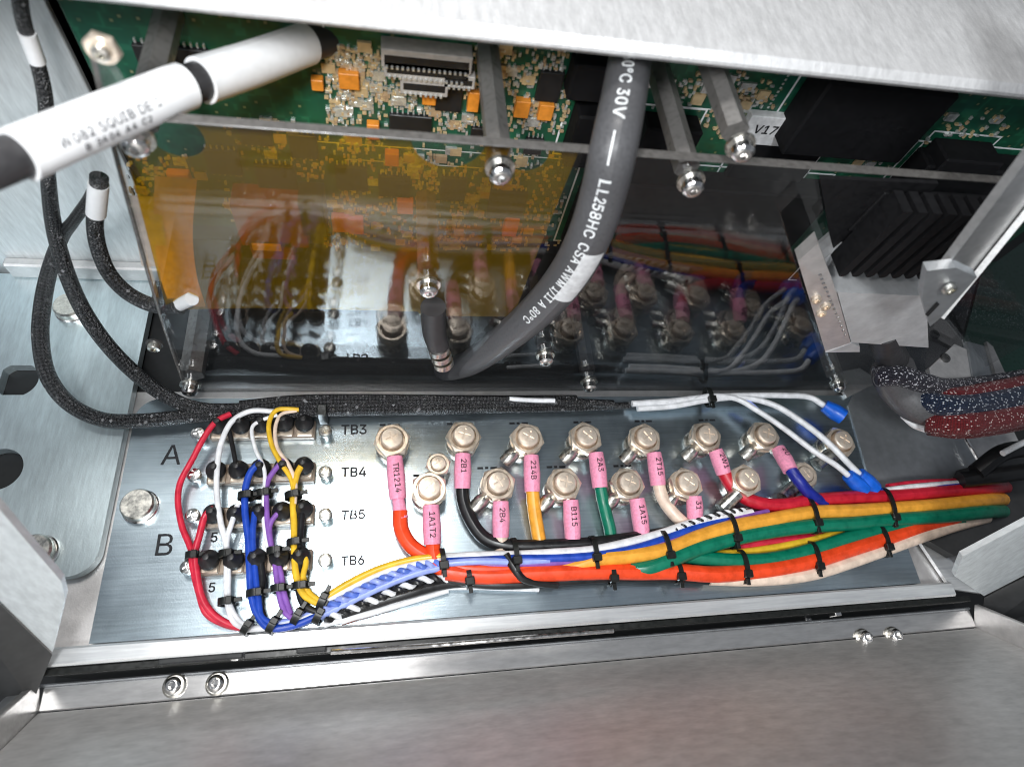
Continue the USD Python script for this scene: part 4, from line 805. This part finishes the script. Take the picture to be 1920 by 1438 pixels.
strand('red_sleeve', [(1742, 800, 23), (1795, 806, 25), (1860, 800, 26), (1970, 778, 26)], 2.6, 'braid_red')
t.add('white_tail', rod([onz(1690, 780, 22), onz(1715, 796, 22), onz(1748, 806, 22)], [.5, 1.2, 1.4], n=4), 'white')
t.done()
# slanted rail at right
t = Thing('slanted_rail', 'pale metal rail slanting across the upper right', 'rail')
r0 = ony(1766, 594, 62); dv = SD
e0, e1 = r0, r0 + dv * 62
w0 = ony(1766, 513, 62); w1 = w0 + dv * 62
t.add('face', quad([e0 + (-.8, .3, 0), e1 + (-.8, .3, 0), w1, w0], 1.6), 'hinge_alu', smooth=False)
t.add('bright_edge', rod([e0, e1], .8, n=1, seg=4), 'lip_alu', smooth=False)
t.add('foot', quad([ony(*q_, 61.2) for q_ in ((1738, 508), (1792, 502), (1832, 520), (1766, 594), (1744, 612), (1728, 560))], 2), 'side_alu', smooth=False)
t.add('slot', quad([ony(*q_, 61.0) for q_ in ((1757, 567), (1762, 571), (1740, 594), (1735, 590))], .1), 'cavity', smooth=False)
p = ony(1778, 538, 61); t.add('screw', frame_to(crosshead(1.3, 0, 1.0), p + (0, -.2, 0), (0, -1, .15)), 'tin')
t.done()
t = Thing('bracket', 'small pale bracket tab with one screw below the slanted rail', 'bracket')
q = [onz(1742, 690, 30), onz(1790, 645, 30), onz(1812, 655, 30), onz(1836, 800, 30), onz(1768, 800, 30)]
t.add('tab', quad(q, 1.5), 'bare_alu', smooth=False); p = onz(1771, 672, 30); m = crosshead(1.5, 0, .9, .3, .4); m.apply_translation(p); t.add('screw', m, 'dark_steel')
t.add('side', quad([onz(1814, 640, 29.5), onz(1850, 650, 10), onz(1875, 740, 10), onz(1838, 790, 29)], 1.2), 'side_alu', smooth=False); t.done()
single('edge_tab', quad([onz(1850, 640, 14), onz(1862, 650, 14), onz(1886, 702, 14), onz(1868, 702, 14)], 1.2), 'bare_alu', 'small pale upright tab at the right edge above the braided cable', 'tab')
single('side_board', quad([onz(1790, 700, 2), onz(1980, 700, 2), onz(1990, 420, 2), onz(1850, 480, 2)], 1.6), 'dark_green', 'dark green board edge at far right below the slanted rail', 'circuit board')
# grey right plate, with its raised edge
t = Thing('right_plate', 'dark grey metal plate right of the terminals under the braided cable', 'plate')
t.add('plate', quad([onz(*q, .5) for q in ((1612, 715), (1700, 700), (1815, 820), (1850, 890), (1700, 965), (1640, 930), (1590, 760))], 2), 'side_alu', smooth=False)
t.add('raised_edge', rod([onz(1806, 815, 3), onz(1838, 870, 3)], .6, n=1), 'chrome')
t.add('corner', quad([onz(*q, 1.0) for q in ((1560, 700), (1612, 690), (1650, 715), (1588, 745))], 1), 'bare_alu', smooth=False)
t.done()
single('dark_block', quad([onz(*q, 2) for q in ((1800, 880), (2100, 800), (2100, 960), (1880, 1010), (1790, 1042), (1735, 1010), (1850, 960))], 3), 'dark_steel', 'dark block where the harness ends at the right', 'block')
for pts, lab in (([(1830, 885, 10), (1880, 850, 14), (1960, 840, 14)], 'black cable at the right edge below the braided bundle, upper'), ([(1800, 900, 7), (1870, 890, 10), (1960, 880, 10)], 'black cable at the right edge beside the harness end')):
    wire(pts, 2.6, 'black_rubber', lab, name='black_cable', cat_='cable')
wire([(1880, 850, 18), (1905, 836, 19), (1950, 815, 19)], .9, 'white_sleeve', 'short pale cable end at the right edge', name='pale_cable', cat_='cable')

# plate screws at left
for px, py, zz, lab in ((257, 945, 0, 'large shiny dome screw on the terminal plate left of letter A and B'), (128, 572, .5, 'large shiny screw high on the left plate, between the cables'), (62, 1032, .5, 'large shiny screw low on the left plate beside the flange')):
    p = onz(px, py, zz + 3); p[2] = zz; t = Thing('dome_screw', lab, 'screw', at=p)
    for nm, m, mt in (('washer', lathe([[0, .02], [4.3, .02], [4.3, .8], [4.0, 1.1], [0, 1.1]], 30), 'chrome'), ('head', lathe([[0, 1.1], [3.9, 1.1], [3.9, 3.0], [3.5, 3.6], [0, 3.6]], 30), 'tin')):
        m.apply_translation(p); t.add(nm, m, mt)
    t.done()
